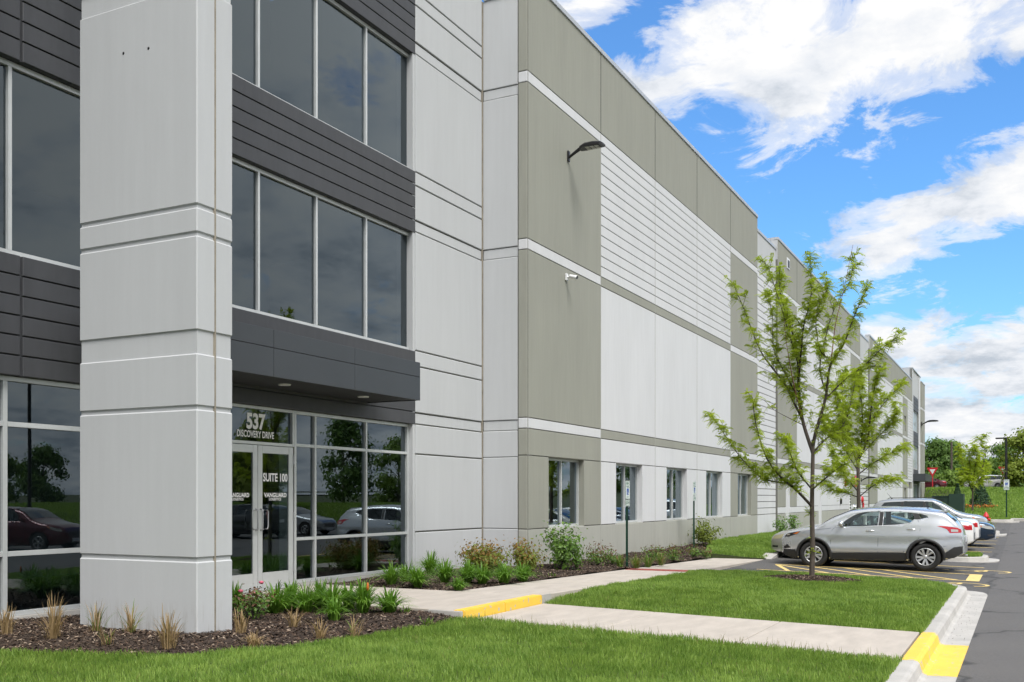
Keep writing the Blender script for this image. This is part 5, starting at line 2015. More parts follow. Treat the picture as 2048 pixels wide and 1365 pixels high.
def locust_tree(label, limbs, d0, base, scale, seedv, frond=0.155, nleaf=1.6, cat='tree', name='young_tree', trunk_r=0.075):
    """limbs: list of (pixel points, start radius, depth swing, leafiness, bare twig?)"""
    rnd = random.Random(seedv)
    root = empty(name, base)
    tag(root, label, cat)
    tr, tw, red = MB(), MB(), MB()
    P, D = [], []
    made = []
    for li, (px, r0, sw, leafy, bare) in enumerate(limbs):
        pts = []
        n = len(px)
        for k, (x, y) in enumerate(px):
            t = k / max(1, n - 1)
            dd = d0 + (sw * t if li else 0.0)
            pts.append(at_d(x, y, dd))
        if li == 0:
            pts[0] = Vector(base)
        if li and made:
            pts[0] = min(made, key=lambda q: (q - pts[0]).length)
        cv = bez(pts, 6)
        made += cv
        m = len(cv)
        if li == 0:
            rad = [r0 * (1.25 if k == 0 else 1.0) * (1 - 0.45 * k / (m - 1)) for k in range(m)]
        else:
            rad = [max(0.004, r0 * (1 - 0.88 * k / (m - 1))) for k in range(m)]
        (tr if li == 0 else (red if bare else tw)).tube(cv, rad, 10 if li == 0 else 7)
        if leafy <= 0:
            continue
        length = sum((cv[k + 1] - cv[k]).length for k in range(m - 1))
        # side shoots carrying leaves
        ns = int(length * 12 * leafy)
        for q in range(ns):
            t = 0.12 + 0.88 * (q + rnd.random()) / ns
            i = min(m - 2, int(t * (m - 1)))
            p = cv[i].lerp(cv[i + 1], t * (m - 1) - i)
            ax = (cv[i + 1] - cv[i]).normalized()
            o = Vector((rnd.gauss(0, 1), rnd.gauss(0, 1), rnd.gauss(0.25, 0.7)))
            o = (o - ax * o.dot(ax)).normalized()
            dr = (o * 0.8 + ax * 0.75 + Vector((0, 0, 0.25))).normalized()
            ln = rnd.uniform(0.10, 0.48) * scale * (1.15 - 0.5 * t)
            e = p + dr * ln
            md = p + dr * ln * 0.5 + Vector((0, 0, 0.02))
            tw.tube([p, md, e], [0.006 * scale, 0.0045 * scale, 0.0025 * scale], 4, caps=False)
            nf = int((4 + 12 * ln / scale) * nleaf) + rnd.randint(1, 3)
            for f in range(nf):
                tt = rnd.uniform(0.15, 1.0)
                b = p.lerp(e, tt) + Vector((rnd.gauss(0, .012), rnd.gauss(0, .012), rnd.gauss(0, .012)))
                v = (dr * 0.5 + Vector((rnd.gauss(0, .75), rnd.gauss(0, .75), rnd.gauss(0.15, .5)))).normalized()
                P.append(b[:])
                D.append(v[:])
        for q in range(int(length * 26 * leafy * nleaf)):
            t = rnd.uniform(0.2, 1.0)
            i = min(m - 2, int(t * (m - 1)))
            p = cv[i].lerp(cv[i + 1], t * (m - 1) - i)
            P.append(p[:])
            D.append((rnd.gauss(0, 1), rnd.gauss(0, 1), rnd.gauss(0.1, 0.6)))
    tr.build('trunk', M['bark'], root)
    tw.build('branches', M['twig'], root)
    if red.v:
        red.build('bare_branch', M['redtwig'], root)
    V, f = frond_mesh(np.array(P), np.array(D), frond, 0.55, 6, 0.27)
    off = np.array(world_loc(root))
    np_mesh('crown', V - off, f, M['locust'], root)
    return root


LIMBS1 = [
    ([(1624.7, 1160), (1625, 1090), (1624, 1013), (1625.7, 916), (1626, 880)], 0.060, 0, 0.10, False),
    ([(1625, 905), (1605, 839), (1597, 767), (1595, 706), (1580, 649), (1562, 593), (1559, 545)], 0.042, 0.5, 0.95, False),
    ([(1626, 895), (1633, 860), (1651, 798), (1661, 731), (1687, 690), (1708, 634), (1734, 575)], 0.042, -0.5, 0.85, False),
    ([(1661, 731), (1666, 690), (1672, 644), (1687, 582), (1706, 490)], 0.014, 0.1, 0.0, True),
    ([(1597, 767), (1602, 705), (1608, 650), (1622, 590), (1621, 512)], 0.026, -0.6, 1.0, False),
    ([(1604, 838), (1585, 800), (1569, 767), (1523, 706), (1492, 629), (1467, 568)], 0.030, 0.7, 0.80, False),
    ([(1622, 1012), (1590, 978), (1564, 957), (1533, 916), (1512, 849), (1505, 795)], 0.034, -0.9, 0.85, False),
    ([(1562, 956), (1540, 962), (1518, 952), (1482, 916), (1446, 865), (1420, 826)], 0.020, -0.4, 0.95, False),
    ([(1622, 975), (1595, 942), (1580, 905), (1572, 872)], 0.020, -1.0, 1.0, False),
    ([(1626, 975), (1650, 958), (1672, 940), (1697, 924)], 0.020, -0.8, 1.0, False),
    ([(1628, 905), (1650, 880), (1687, 849), (1705, 790), (1712, 745)], 0.024, 0.9, 1.0, False),
    ([(1650, 800), (1690, 760), (1728, 731), (1759, 702), (1796, 672)], 0.018, -0.7, 0.85, False),
    ([(1600, 800), (1572, 750), (1548, 700), (1545, 640), (1537, 590)], 0.018, 1.0, 0.75, False),
    ([(1651, 798), (1640, 740), (1650, 680), (1668, 620), (1700, 560), (1706, 520)], 0.018, 0.6, 0.7, False),
    ([(1604, 840), (1590, 780), (1575, 700), (1568, 640)], 0.014, -0.3, 0.0, True),
    ([(1600, 850), (1575, 835), (1548, 820), (1528, 800)], 0.010, 0.4, 0.15, False),
    ([(1597, 740), (1585, 690), (1570, 640), (1545, 560), (1530, 525)], 0.016, 0.2, 0.6, False),
    ([(1630, 870), (1660, 862), (1690, 880), (1715, 905)], 0.014, 1.2, 1.0, False),
    ([(1661, 731), (1640, 700), (1632, 640), (1645, 600), (1660, 570)], 0.014, -1.0, 0.9, False),
]
TB = (22.07, 4.06, float(zl_mid(22.07, 4.06)) + 0.02)
T1D = TB[0] * CT + TB[1] * ST
locust_tree('young locust tree in a mulch ring on the lawn island', LIMBS1, T1D, TB, 1.0, 3)
# mulch ring at its foot
ring = MB()
rv = [(TB[0], TB[1], TB[2] + 0.05)]
for k in range(28):
    a = 2 * math.pi * k / 28
    rr = 1.0 + 0.06 * math.sin(5 * a)
    rv.append((TB[0] + 0.84 * rr * math.cos(a), TB[1] + 1.0 * rr * math.sin(a), float(zl_mid(TB[0] + 0.84 * math.cos(a), TB[1] + math.sin(a))) + 0.012))
ring.add(rv, [(0, 1 + k, 1 + (k + 1) % 28) for k in range(28)], 0, True)
tag(ring.build('mulch_ring', M['mulch']), 'round mulch ring at the foot of the young tree', kind='structure')
_n = 5200
aa, rr = rng.uniform(0, 2 * np.pi, _n), np.sqrt(rng.uniform(0, 1, _n))
cxp, cyp = TB[0] + 0.85 * rr * np.cos(aa), TB[1] + 1.0 * rr * np.sin(aa)
czp = np.asarray(zl_mid(cxp, cyp)) * rr + (TB[2] + 0.05) * (1 - rr) + rng.uniform(0.012, 0.035, _n)
V, f = leaf_cloud(np.stack([cxp, cyp, czp], -1), rng.normal(size=(_n, 3)) * 0.4 + np.array([0, 0, 1.0]), np.full(_n, 0.022), 0.4)
tag(np_mesh('mulch_chips', V, f, [M['chip1'], M['chip2'], M['chip3']], mi=rng.choice([0, 1, 2], _n, p=[0.45, 0.4, 0.15])), 'bark chips in the ring round the young tree', kind='stuff')

LIMBS2 = [
    ([(1718, 1108), (1718, 1050), (1717, 985), (1716, 935), (1716, 905)], 0.075, 0, 0.05, False),
    ([(1716, 930), (1700, 880), (1690, 830), (1684, 780), (1690, 745)], 0.040, 0.8, 1.0, False),
    ([(1716, 925), (1735, 880), (1742, 820), (1750, 770), (1760, 740)], 0.040, -0.8, 1.0, False),
    ([(1717, 935), (1725, 860), (1722, 800), (1715, 760)], 0.034, 0.3, 1.0, False),
    ([(1721, 948), (1752, 923), (1785, 905), (1813, 895)], 0.022, 0.5, 0.9, False),
    ([(1721, 990), (1752, 968), (1775, 960), (1797, 957)], 0.020, -0.6, 0.9, False),
    ([(1715, 996), (1690, 986), (1668, 980), (1647, 970)], 0.020, 0.5, 1.0, False),
    ([(1714, 985), (1695, 958), (1680, 935), (1662, 905)], 0.022, -0.9, 1.0, False),
    ([(1725, 890), (1745, 840), (1778, 795), (1806, 765)], 0.022, 0.2, 0.9, False),
    ([(1716, 940), (1690, 900), (1668, 860), (1650, 830)], 0.022, 1.1, 1.0, False),
    ([(1720, 910), (1760, 870), (1785, 845), (1792, 815)], 0.020, -1.1, 1.0, False),
    ([(1700, 880), (1675, 820), (1668, 770)], 0.018, -1.0, 0.9, False),
]
z2 = ISL[0][2]
locust_tree('second young locust tree standing on the kerbed island behind the crossover', LIMBS2, 34.5 * CT + 4.8 * ST, (34.5, 4.8, z2), 1.15, 8, 0.20)
LIMBS3 = [
    ([(1945, 1032), (1945, 1000), (1945, 975)], 0.07, 0, 0.0, False),
    ([(1945, 978), (1930, 945), (1922, 915), (1917, 893)], 0.04, 1.0, 0.8, False),
    ([(1945, 978), (1950, 940), (1953, 910), (1948, 893)], 0.04, -1.0, 0.8, False),
    ([(1946, 980), (1962, 945), (1972, 905), (1962, 885), (1968, 872)], 0.03, 0.5, 0.6, False),
    ([(1944, 985), (1935, 960), (1925, 950)], 0.03, -1.0, 1.0, False),
    ([(1947, 985), (1960, 965), (1968, 950), (1967, 925)], 0.03, 1.3, 0.9, False),
    ([(1945, 975), (1940, 940), (1938, 905)], 0.03, -0.4, 1.0, False),
]
bx = 74.0
by = bx * math.tan(alpha(1945))
locust_tree('small bright green tree on the bank beside the green cabinet', LIMBS3, bx * CT + by * ST, (bx, by, float(z_bank(bx, by))), 2.0, 5, 0.34, 0.7)


# ---- shrubs and clumps
def shrub(label, X, Y, w, h, mat, seedv, n=650, leaf=0.035, name='shrub', cat='shrub', group=None, z=None, aspect=0.5, twigs=9, lean=0.0):
    r = np.random.default_rng(seedv)
    z0 = bed_height(X, Y) if z is None else z
    root = empty(name, (X, Y, z0))
    tag(root, label, cat, group)
    st = MB()
    P, N = [], []
    for k in range(twigs):
        a = r.uniform(0, 2 * math.pi)
        rad = w / 2 * r.uniform(0.25, 1.0)
        hh = h * r.uniform(0.55, 1.0) * (1 - 0.35 * (rad / (w / 2)) ** 2)
        tip = np.array([math.cos(a) * rad + lean, math.sin(a) * rad, hh])
        mid = tip * np.array([0.45, 0.45, 0.55])
        st.tube([(X, Y, z0 - 0.02), (X + mid[0], Y + mid[1], z0 + mid[2]), (X + tip[0], Y + tip[1], z0 + tip[2])], [0.008, 0.006, 0.003], 4, caps=False)
        m = n // twigs
        t = r.uniform(0.25, 1.0, m)[:, None]
        c = np.where(t < 0.5, mid * t * 2, mid + (tip - mid) * (t - 0.5) * 2)
        jit = r.normal(size=(m, 3)) * np.array([w * 0.11, w * 0.11, h * 0.09])
        P.append(c + jit)
        N.append(jit / (w * 0.1) + np.array([0, 0, 0.9]) + r.normal(size=(m, 3)) * 0.5)
    P = np.concatenate(P)
    P[:, 2] = np.maximum(P[:, 2], 0.015)
    st.build('stems', M['twig'], root)
    V, f = leaf_cloud(P, np.concatenate(N), np.full(len(P), leaf), aspect)
    mats = mat if isinstance(mat, (list, tuple)) else [mat]
    hgt = np.repeat(P[:, 2] / h, 1)
    mi = (r.uniform(0, 1, len(P)) < np.clip(hgt * 1.1 - 0.15, 0, 0.9)).astype(int) if len(mats) > 1 else np.zeros(len(P), int)
    np_mesh('foliage', V, f, mats, root, mi=mi)
    return root


def clump(label, X, Y, w, h, mats, seedv, n=60, bw=0.016, arch=0.6, name='daylily', cat='plant', group=None, z=None, part='leaves'):
    """arching strap leaves from one crown"""
    r = np.random.default_rng(seedv)
    z0 = bed_height(X, Y) if z is None else z
    root = empty(name, (X, Y, z0))
    tag(root, label, cat, group)
    V, F, mi = [], [], []
    for k in range(n):
        a = r.uniform(0, 2 * math.pi)
        reach = w / 2 * r.uniform(0.08, 1.0) ** 0.8
        hh = h * (r.uniform(0.38, 1.12) if arch < 0.3 else r.uniform(0.6, 1.05)) * (1 - 0.25 * (reach / (w / 2)))
        dirv = np.array([math.cos(a), math.sin(a), 0])
        side = np.array([-math.sin(a), math.cos(a), 0]) * bw * r.uniform(0.7, 1.2) / 2
        b0 = dirv * r.uniform(0, 0.05) + r.normal(size=3) * np.array([0.02, 0.02, 0])
        pts = []
        for t in (0, 0.3, 0.55, 0.78, 1.0):
            zz = hh * (1.55 * t - (0.55 + arch * 0.75 * (reach / (w / 2))) * t * t)
            pts.append(b0 + dirv * reach * (t ** 1.35) + np.array([0, 0, max(zz, -0.01)]))
        i0 = len(V)
        for q, p in enumerate(pts):
            wdt = side * (1.0, 1.1, 0.95, 0.65, 0.08)[q]
            V += [p - wdt, p + wdt]
        m = 0 if len(mats) == 1 else int(r.choice(len(mats), p=[1 - 0.22 * (len(mats) - 1)] + [0.22] * (len(mats) - 1)))
        for q in range(4):
            F.append((i0 + 2 * q, i0 + 2 * q + 1, i0 + 2 * q + 3, i0 + 2 * q + 2))
            mi.append(m)
    np_mesh(part, np.array(V), np.array(F), mats, root, mi=mi)
    return root


def gz(px, py, z=0.0):
    return on_z(px, py, z)


# dry ornamental grasses in the near bed: (px, py, width, height, words)
dry = [(12, 1276, 0.22, 0.34, 'dry cut grass clump at the left edge of the mulch bed'), (107, 1282, 0.36, 0.46, 'tall straw coloured grass clump in front of the left window'),
       (192, 1267, 0.30, 0.36, 'grey brown dry grass clump left of the fin corner, against its wide face'), (262, 1270, 0.34, 0.34, 'upright dry grass clump at the middle of the fin'),
       (214, 1290, 0.20, 0.24, 'small sparse grass clump with green shoots in front of the fin'), (337, 1294, 0.34, 0.40, 'dense brown dry grass clump before the fin, right of its middle'),
       (482, 1270, 0.26, 0.28, 'short cut grass tuft just right of the fin'), (508, 1286, 0.36, 0.20, 'floppy pale straw clump right of the fin'),
       (588, 1252, 0.34, 0.26, 'dry cut clump behind the lying straw, below the roses'), (640, 1268, 0.30, 0.24, 'dry clump with broken stalks at the lawn edge'), (708, 1262, 0.34, 0.24, 'last dry clump towards the yellow step, with green shoots')]
for i, (px, py, w, h, lab) in enumerate(dry):
    X, Y = gz(px, py, 0.0)
    w, h = w * 1.25, h * 1.15
    clump(lab, X, Y, w, h, [M['straw'], M['blade_green']] if i in (3, 4, 10, 2) else [M['straw']], 100 + i, n=(62, 78, 46, 52, 30, 90, 40, 70, 48, 44, 36)[i], bw=0.009, arch=1.0 if i == 7 else 0.12, name='ornamental_grass', cat='grass clump', group='cut back grasses in the near bed', part='stalks')
# daylilies by the walk
lil = [(470, 1216, 0.42, 0.36, 'daylily clump half hidden behind the fin edge'), (552, 1225, 0.62, 0.46, 'broad daylily clump beside the red rose, first from the fin'), (612, 1222, 0.55, 0.42, 'second daylily clump from the fin along the entrance walk'),
       (664, 1220, 0.62, 0.46, 'third daylily clump from the fin along the entrance walk'), (668, 1240, 0.28, 0.30, 'small daylily in front of the third clump'), (726, 1224, 0.55, 0.50, 'daylily clump with one orange bud near the walk'), (778, 1222, 0.52, 0.38, 'last daylily clump before the walk corner'),
       (782, 1171, 0.55, 0.42, 'daylily clump nearest the glazing in the far bed'), (835, 1174, 0.58, 0.40, 'daylily clump at the near corner of the far bed'), (862, 1152, 0.70, 0.50, 'tall dark daylily clump against the grey wall'),
       (889, 1166, 0.58, 0.45, 'daylily clump left of the rusty shrub, in front'), (936, 1166, 0.60, 0.45, 'daylily clump in front of the rusty shrub'), (917, 1181, 0.26, 0.24, 'tiny daylily at the walk edge of the far bed'),
       (1008, 1165, 0.58, 0.42, 'daylily clump right of the rusty shrub at the walk'), (582, 1216, 0.45, 0.40, 'daylily behind, between the first and second clumps from the fin'), (640, 1213, 0.45, 0.40, 'daylily behind, between the second and third clumps from the fin'),
       (697, 1215, 0.45, 0.40, 'daylily behind, left of the orange bud'), (812, 1163, 0.5, 0.42, 'daylily behind, between glazing and bed corner'), (965, 1168, 0.5, 0.38, 'low daylily at the foot of the wide rusty shrub'), (1046, 1158, 0.52, 0.40, 'last daylily clump in the far bed, before the tall green shrub')]
for i, (px, py, w, h, lab) in enumerate(lil):
    X, Y = gz(px, py, 0.0)
    w, h = w * 1.9, h * 1.3
    o = clump(lab, X, Y, w, h, [M['leaf_lily']], 200 + i, n=165, bw=0.020, arch=0.95)
    if i == 5:
        MB().lathe([(0.0, 0.0), (0.022, 0.03), (0.012, 0.10), (0.0, 0.12)], 8, Matrix.Translation((X - 0.10, Y - 0.15, o.location.z + 0.33))).build('bud', M['flower'], o)
# roses, rusty nandinas, big shrub and others
X, Y = gz(500, 1240)
ro = shrub('low rose bush with dark red leaves beside the fin', X, Y, 0.62, 0.48, [M['leaf_dark'], M['leaf_red']], 31, 620, 0.026)
for k, (dx, dy, dz) in enumerate(((0.1, -0.1, 0.46), (-0.12, 0.05, 0.36), (0.2, 0.1, 0.30))):
    MB().lathe([(0, 0), (0.03, 0.01), (0.035, 0.03), (0.0, 0.045)], 8, Matrix.Translation((X + dx, Y + dy, ro.location.z + dz))).build('blossom', M['rose'], ro)
X, Y = gz(962, 1150)
shrub('wide rusty orange and green shrub against the grey corner wall', X, Y, 1.25, 0.78, [M['leaf_yel'], M['leaf_rust']], 32, 3200, 0.034, twigs=24)
X, Y = gz(1048, 1144)
shrub('smaller rusty shrub at the olive corner of the building', X, Y, 0.85, 0.78, [M['leaf_yel'], M['leaf_rust']], 33, 1900, 0.034, twigs=16)
X, Y = gz(1122, 1134)
shrub('tall dark green shrub below the first small window', X, Y, 1.05, 1.18, M['leaf_dark'], 34, 1500, 0.044, twigs=16)
X, Y = gz(1160, 1134)
shrub('loose arching green shrub right of the tall one', X, Y + 0.1, 0.6, 0.85, M['leaf_dark'], 35, 380, 0.04, twigs=6, lean=0.25)
for i, (px, py, w, h, n, lab) in enumerate([(1195, 1131, 1.05, 0.58, 900, 'reddish shrub left of the first parking sign'), (1226, 1128, 0.5, 0.34, 320, 'small reddish shrub just left of the sign post'), (1306, 1118, 0.75, 0.50, 520, 'reddish brown shrub against the base between the two signs'),
                                             (1347, 1117, 0.75, 0.48, 480, 'red tipped shrub left of the second parking sign'), (1388, 1108, 0.8, 0.42, 480, 'low red tipped shrub at the foot of the second sign'), (1413, 1108, 0.5, 0.30, 260, 'lowest red tipped shrub where the bed ends')]):
    X, Y = gz(px, py, -0.08)
    shrub(lab, X, Y, w, h, [M['leaf_dark'], M['leaf_red']], 40 + i, n, 0.028)
for i, (px, py, lab) in enumerate([(1240, 1129, 'fresh green grass clump left of the first sign post'), (1272, 1132, 'green and straw grass clump right of the first sign post'), (1296, 1126, 'thin green grass clump between the signs'), (1322, 1124, 'yellow green grass clump nearest the reddish shrubs')]):
    X, Y = gz(px, py, -0.05)
    clump(lab, X, Y, 0.62, 0.42, [M['blade_green'], M['straw']], 60 + i, n=110, bw=0.010, arch=0.35, name='ornamental_grass', cat='grass clump', part='blades')
shrub('round light green shrub behind the second sign post', 33.4, 9.75, 1.1, 0.98, M['leaf_yel'], 70, 800, 0.05, z=-0.02, twigs=12)
for i, (px, lab) in enumerate([(1561, 'left of two small shrubs by the wall door'), (1584, 'right of two small shrubs by the wall door')]):
    shrub(lab, on_y(px, 9.75), 9.75, 0.85, 0.95, M['leaf_dark'], 74 + i, 330, 0.055, z=-0.02, twigs=8)
for i, px in enumerate((1683, 1693)):
    shrub(('first' if i == 0 else 'second') + ' small dry shrub by the distant wall door', on_y(px, 9.7), 9.7, 0.8, 0.6, M['leaf_rust'], 78 + i, 200, 0.06, z=-0.05)
# planting on the island past the cars
for i, (x, y) in enumerate([(51.8, 1.7), (53.2, 1.8), (52.3, 2.7), (53.6, 3.2), (52.0, 4.0)]):
    shrub(['front left', 'front right', 'middle left', 'middle right', 'rear'][i] + ' green shrub on the planted kerb island', x, y, 1.2, 0.62, M['leaf_yel'], 80 + i, 480, 0.06, z=ISL[1][2], group='island shrubs')
# small weeds pushing through the mulch
for i, (px, py, lab) in enumerate([(1120, 1152, 'small weed in the mulch before the tall shrub'), (1330, 1132, 'small weed near the end of the far bed'), (855, 1242, 'seedling weed near the yellow step'), (812, 1226, 'tiny weed at the walk corner')]):
    X, Y = gz(px, py, -0.03)
    Y = max(Y, 8.68) if X > 14 else Y
    clump(lab, X, Y, 0.22, 0.14, [M['blade_green']], 90 + i, n=16, bw=0.016, arch=0.5, name='weed')


# ---- distant trees
def crown_tree(label, X, Y, z, H, W, mat, seedv, n=5200, leaf=0.22, trunk=0.16, low=0.12, name='far_tree', cat='tree', group='trees beyond the public road'):
    r = np.random.default_rng(seedv)
    root = empty(name, (X, Y, z))
    tag(root, label, cat, group)
    tr = MB()
    tr.tube([(X, Y, z - 0.2), (X + r.normal() * 0.1, Y, z + H * 0.35), (X + r.normal() * 0.2, Y + r.normal() * 0.2, z + H * 0.8)], [trunk, trunk * 0.7, trunk * 0.15], 8)
    nb = 26
    P, N = [], []
    for k in range(nb):
        t = low + (1 - low) * (k + r.uniform()) / nb
        a = r.uniform(0, 2 * math.pi)
        env = math.sin(math.pi * min(1.0, 0.12 + 0.86 * t)) ** 0.7
        rad = W / 2 * env * r.uniform(0.45, 1.0)
        c = np.array([math.cos(a) * rad, math.sin(a) * rad, H * min(t, 0.96)])
        tr.tube([(X, Y, z + H * max(0.12, t - 0.22)), (X + c[0] * 0.9, Y + c[1] * 0.9, z + c[2])], [trunk * 0.28, 0.02], 4, caps=False)
        m = n // nb
        j = r.normal(size=(m, 3)) * np.array([W * 0.10, W * 0.10, H * 0.055])
        P.append(c + j)
        N.append(j / (W * 0.1) + r.normal(size=(m, 3)) * 0.6 + np.array([0, 0, 0.6]))
    tr.build('trunk', M['bark'], root)
    V, f = leaf_cloud(np.concatenate(P), np.concatenate(N), np.full(nb * (n // nb), leaf), 0.6)
    np_mesh('crown', V, f, mat, root)
    return root


def far(px, X):
    return X * math.tan(alpha(px))


FT = [(1862, 150, 9.5, 6.0, 'far1', 'dark tree directly beside the far building corner'), (1884, 150, 10.2, 6.2, 'far1', 'tall dark tree left of the utility pole'), (1900, 152, 9.8, 3.4, 'far2', 'narrow tree behind the utility pole'),
      (1918, 160, 7.0, 5.0, 'far2', 'medium tree right of the utility pole'), (1940, 166, 6.5, 6.0, 'far3', 'yellow green tree behind the small bank tree'), (1964, 168, 6.0, 6.0, 'far3', 'pale tree above the white van'),
      (1985, 170, 7.0, 5.5, 'far2', 'loose tree between van and right yield sign'), (2004, 172, 6.2, 5.0, 'far2', 'low tree behind the right yield sign'), (2032, 145, 9.6, 7.5, 'far1', 'big dark tree behind the light pole at right'),
      (2052, 128, 9.8, 5.0, 'far3', 'bright yellow green tree at the right picture edge')]
for i, (px, X, H, W, k, lab) in enumerate(FT):
    crown_tree(lab, X, far(px, X), 2.6 + 0.008 * (X - 137), H * 0.66, W, M[k], 300 + i, n=5600, leaf=0.19)
for i in range(12):
    px = 1850 + i * 17
    X = 142 + 3 * math.sin(i * 1.7)
    words = ['first', 'second', 'third', 'fourth', 'fifth', 'sixth', 'seventh', 'eighth', 'ninth', 'tenth', 'eleventh', 'twelfth'][i]
    crown_tree(words + ' understory bush from the building along the far road', X, far(px, X), 2.6, 2.0 + 0.6 * math.sin(i * 2.3), 3.6, M[('far2', 'far1', 'far3')[i % 3]], 330 + i, n=1900, leaf=0.20, trunk=0.05, low=0.0, name='far_bush', cat='bush', group='bushes along the far road')
# spruces and flower bed on the bank


def spruce(label, X, Y, z, H, W, seedv):
    r = np.random.default_rng(seedv)
    root = empty('small_spruce', (X, Y, z))
    tag(root, label, 'tree')
    MB().tube([(X, Y, z - 0.1), (X, Y, z + H)], [0.06, 0.01], 6).build('trunk', M['bark'], root)
    n = 2600
    t = r.uniform(0.03, 1, n) ** 1.2
    a = r.uniform(0, 2 * np.pi, n)
    rad = W / 2 * (1 - t) * np.sqrt(r.uniform(0.15, 1, n)) + 0.02
    P = np.stack([np.cos(a) * rad, np.sin(a) * rad, H * t - rad * 0.25 + 0.05], -1)
    N = np.stack([np.cos(a), np.sin(a), np.full(n, 0.8)], -1) + r.normal(size=(n, 3)) * 0.4
    V, f = leaf_cloud(P, N, np.full(n, 0.10), 0.3)
    np_mesh('crown', V, f, M['pine'], root)


sx = 80.0
spruce('broad dark spruce in the flower bed on the bank', sx, far(1961, sx), float(z_bank(sx, far(1961, sx))), 2.2, 2.2, 5)
spruce('small dark spruce above the green cabinet', 92.0, far(1915, 92), float(z_bank(92, far(1915, 92))), 1.7, 1.2, 6)
fb = [(78.3, far(1931, 78)), (78.3, far(1990, 78)), (82.5, far(1988, 82)), (82.5, far(1935, 82))]
MB().add([(x, y, float(z_bank(x, y)) + 0.10) for x, y in fb], [(0, 1, 2, 3)]).build('flower_bed', M['mulch'])['kind'] = 'structure'
for i in range(14):
    t = (i + 0.5) / 14
    x = 79.0 + 2.4 * ((i * 7) % 5) / 5
    px = 1934 + 52 * t
    shrub(['far left', 'second', 'third', 'fourth', 'fifth', 'sixth', 'seventh', 'eighth', 'ninth', 'tenth', 'eleventh', 'twelfth', 'thirteenth', 'far right'][i] + ' orange flower cluster in the bed on the bank', x, far(px, x), 0.7, 0.35, [M['leaf_yel'], M['flower']], 400 + i, 160, 0.07, z=float(z_bank(x, far(px, x))) + 0.1, name='flower_cluster', cat='flowers', group='orange flowers on the bank')
# trees across the drive, seen in the glass
for i, (x, y, H, W, k, lab) in enumerate([(82, -38, 9.0, 5.5, 'far1', 'tall dark tree across the drive reflected in the middle lobby pane'), (95, -40, 7.5, 5.5, 'far2', 'mid green tree across the drive reflected in the right lobby pane'), (71, -40, 6.0, 4.0, 'far2', 'tree across the drive reflected in the doors'),
                                           (76, -75, 6.5, 5.0, 'far1', 'distant tree across the drive reflected in the left window'), (108, -43, 8.0, 6.0, 'far1', 'dark tree across the drive furthest along'), (66, -70, 6.0, 5.0, 'far2', 'smaller distant tree reflected at the left window edge'),
                                           (58, -28, 6.5, 4.0, 'far3', 'pale tree across the drive near the lamp post'),
                                           (118, -27, 9.0, 6.0, 'far2', 'green tree across the drive reflected in the first small window'), (140, -31, 9.0, 6.5, 'far1', 'dark tree across the drive reflected in the second small window'),
                                           (163, -34, 9.5, 7.0, 'far2', 'green tree across the drive reflected in the third small window'), (188, -36, 9.5, 7.0, 'far1', 'dark tree across the drive reflected in the fourth small window'), (128, -44, 10.0, 7.0, 'far1', 'tall tree across the drive behind the reflected row')]):
    crown_tree(lab, x, y, 0.6, H, W, M[k], 360 + i, n=4200, leaf=0.20, name='opposite_tree', group='trees across the drive')
# ================================================================== small fixed things
def wall_fitting(px, py, Y=YF):
    X = on_y(px, Y)
    d = X * CT + Y * ST
    return X, EYE - (py - HY_PX) * d / F_PX


def wall_light(label, X, z, Y=YF, s=1.0):
    root = empty('wall_light', (X, Y, z))
    tag(root, label, 'light')
    MB().box(X - 0.06 * s, X + 0.06 * s, Y - 0.05 * s, Y - 0.002, z - 0.17 * s, z + 0.13 * s, 0, 0.012).build('wall_bracket', M['blackmetal'], root)
    q = MB()
    q.tube([(X, Y - 0.04 * s, z - 0.06 * s), (X, Y - 0.16 * s, z + 0.02 * s), (X, Y - 0.34 * s, z + 0.12 * s), (X, Y - 0.5 * s, z + 0.17 * s)], [0.035 * s, 0.040 * s, 0.05 * s, 0.05 * s], 10)
    q.build('arm', M['blackmetal'], root)
    # tapering flat head
    secs = [(0.38, 0.09, 0.05, 0.14), (0.55, 0.17, 0.06, 0.175), (0.80, 0.18, 0.055, 0.185), (1.02, 0.165, 0.04, 0.17), (1.08, 0.12, 0.02, 0.155)]
    vs, fs = [], []
    for (o, w, h, zc) in secs:
        for a, b in ((-1, -1), (1, -1), (1, 0.3), (0.75, 1), (-0.75, 1), (-1, 0.3)):
            vs.append((X + a * w * s, Y - o * s, z + (zc + b * h) * s))
    for k in range(len(secs) - 1):
        for j in range(6):
            fs.append((6 * k + j, 6 * k + (j + 1) % 6, 6 * k + 6 + (j + 1) % 6, 6 * k + 6 + j))
    fs += [tuple(range(6)), tuple(range(24, 30))]
    hd = MB().add(vs, fs).build('lamp_head', M['blackmetal'], root)
    for i in range(3):
        for j in range(2):
            oy, ox = 0.62 + 0.135 * i, -0.075 + 0.15 * j
            zz = z + (0.185 - 0.055) * s - 0.012
            MB().box(X + (ox - 0.06) * s, X + (ox + 0.06) * s, Y - (oy + 0.055) * s, Y - (oy - 0.055) * s, zz - 0.012, zz + 0.004, 0, 0.003).build('led_lens', M['led'], hd)
    return root


X, z = wall_fitting(1135.5, 312)
wall_light('black curved wall light high on the first olive panel', X, z, YF, 0.9)
X, z = wall_fitting(1720, 742)
wall_light('distant black wall light on the second block behind the trees', X, z, YF, 1.3)
X, z = wall_fitting(1843, 848, YF - 0.12)
wall_light('small wall light on the pier at the far building corner', X, z, YF - 0.12, 1.6)
X, z = wall_fitting(1722, 960)
wall_light('low wall light over the distant door', X, z, YF, 0.9)

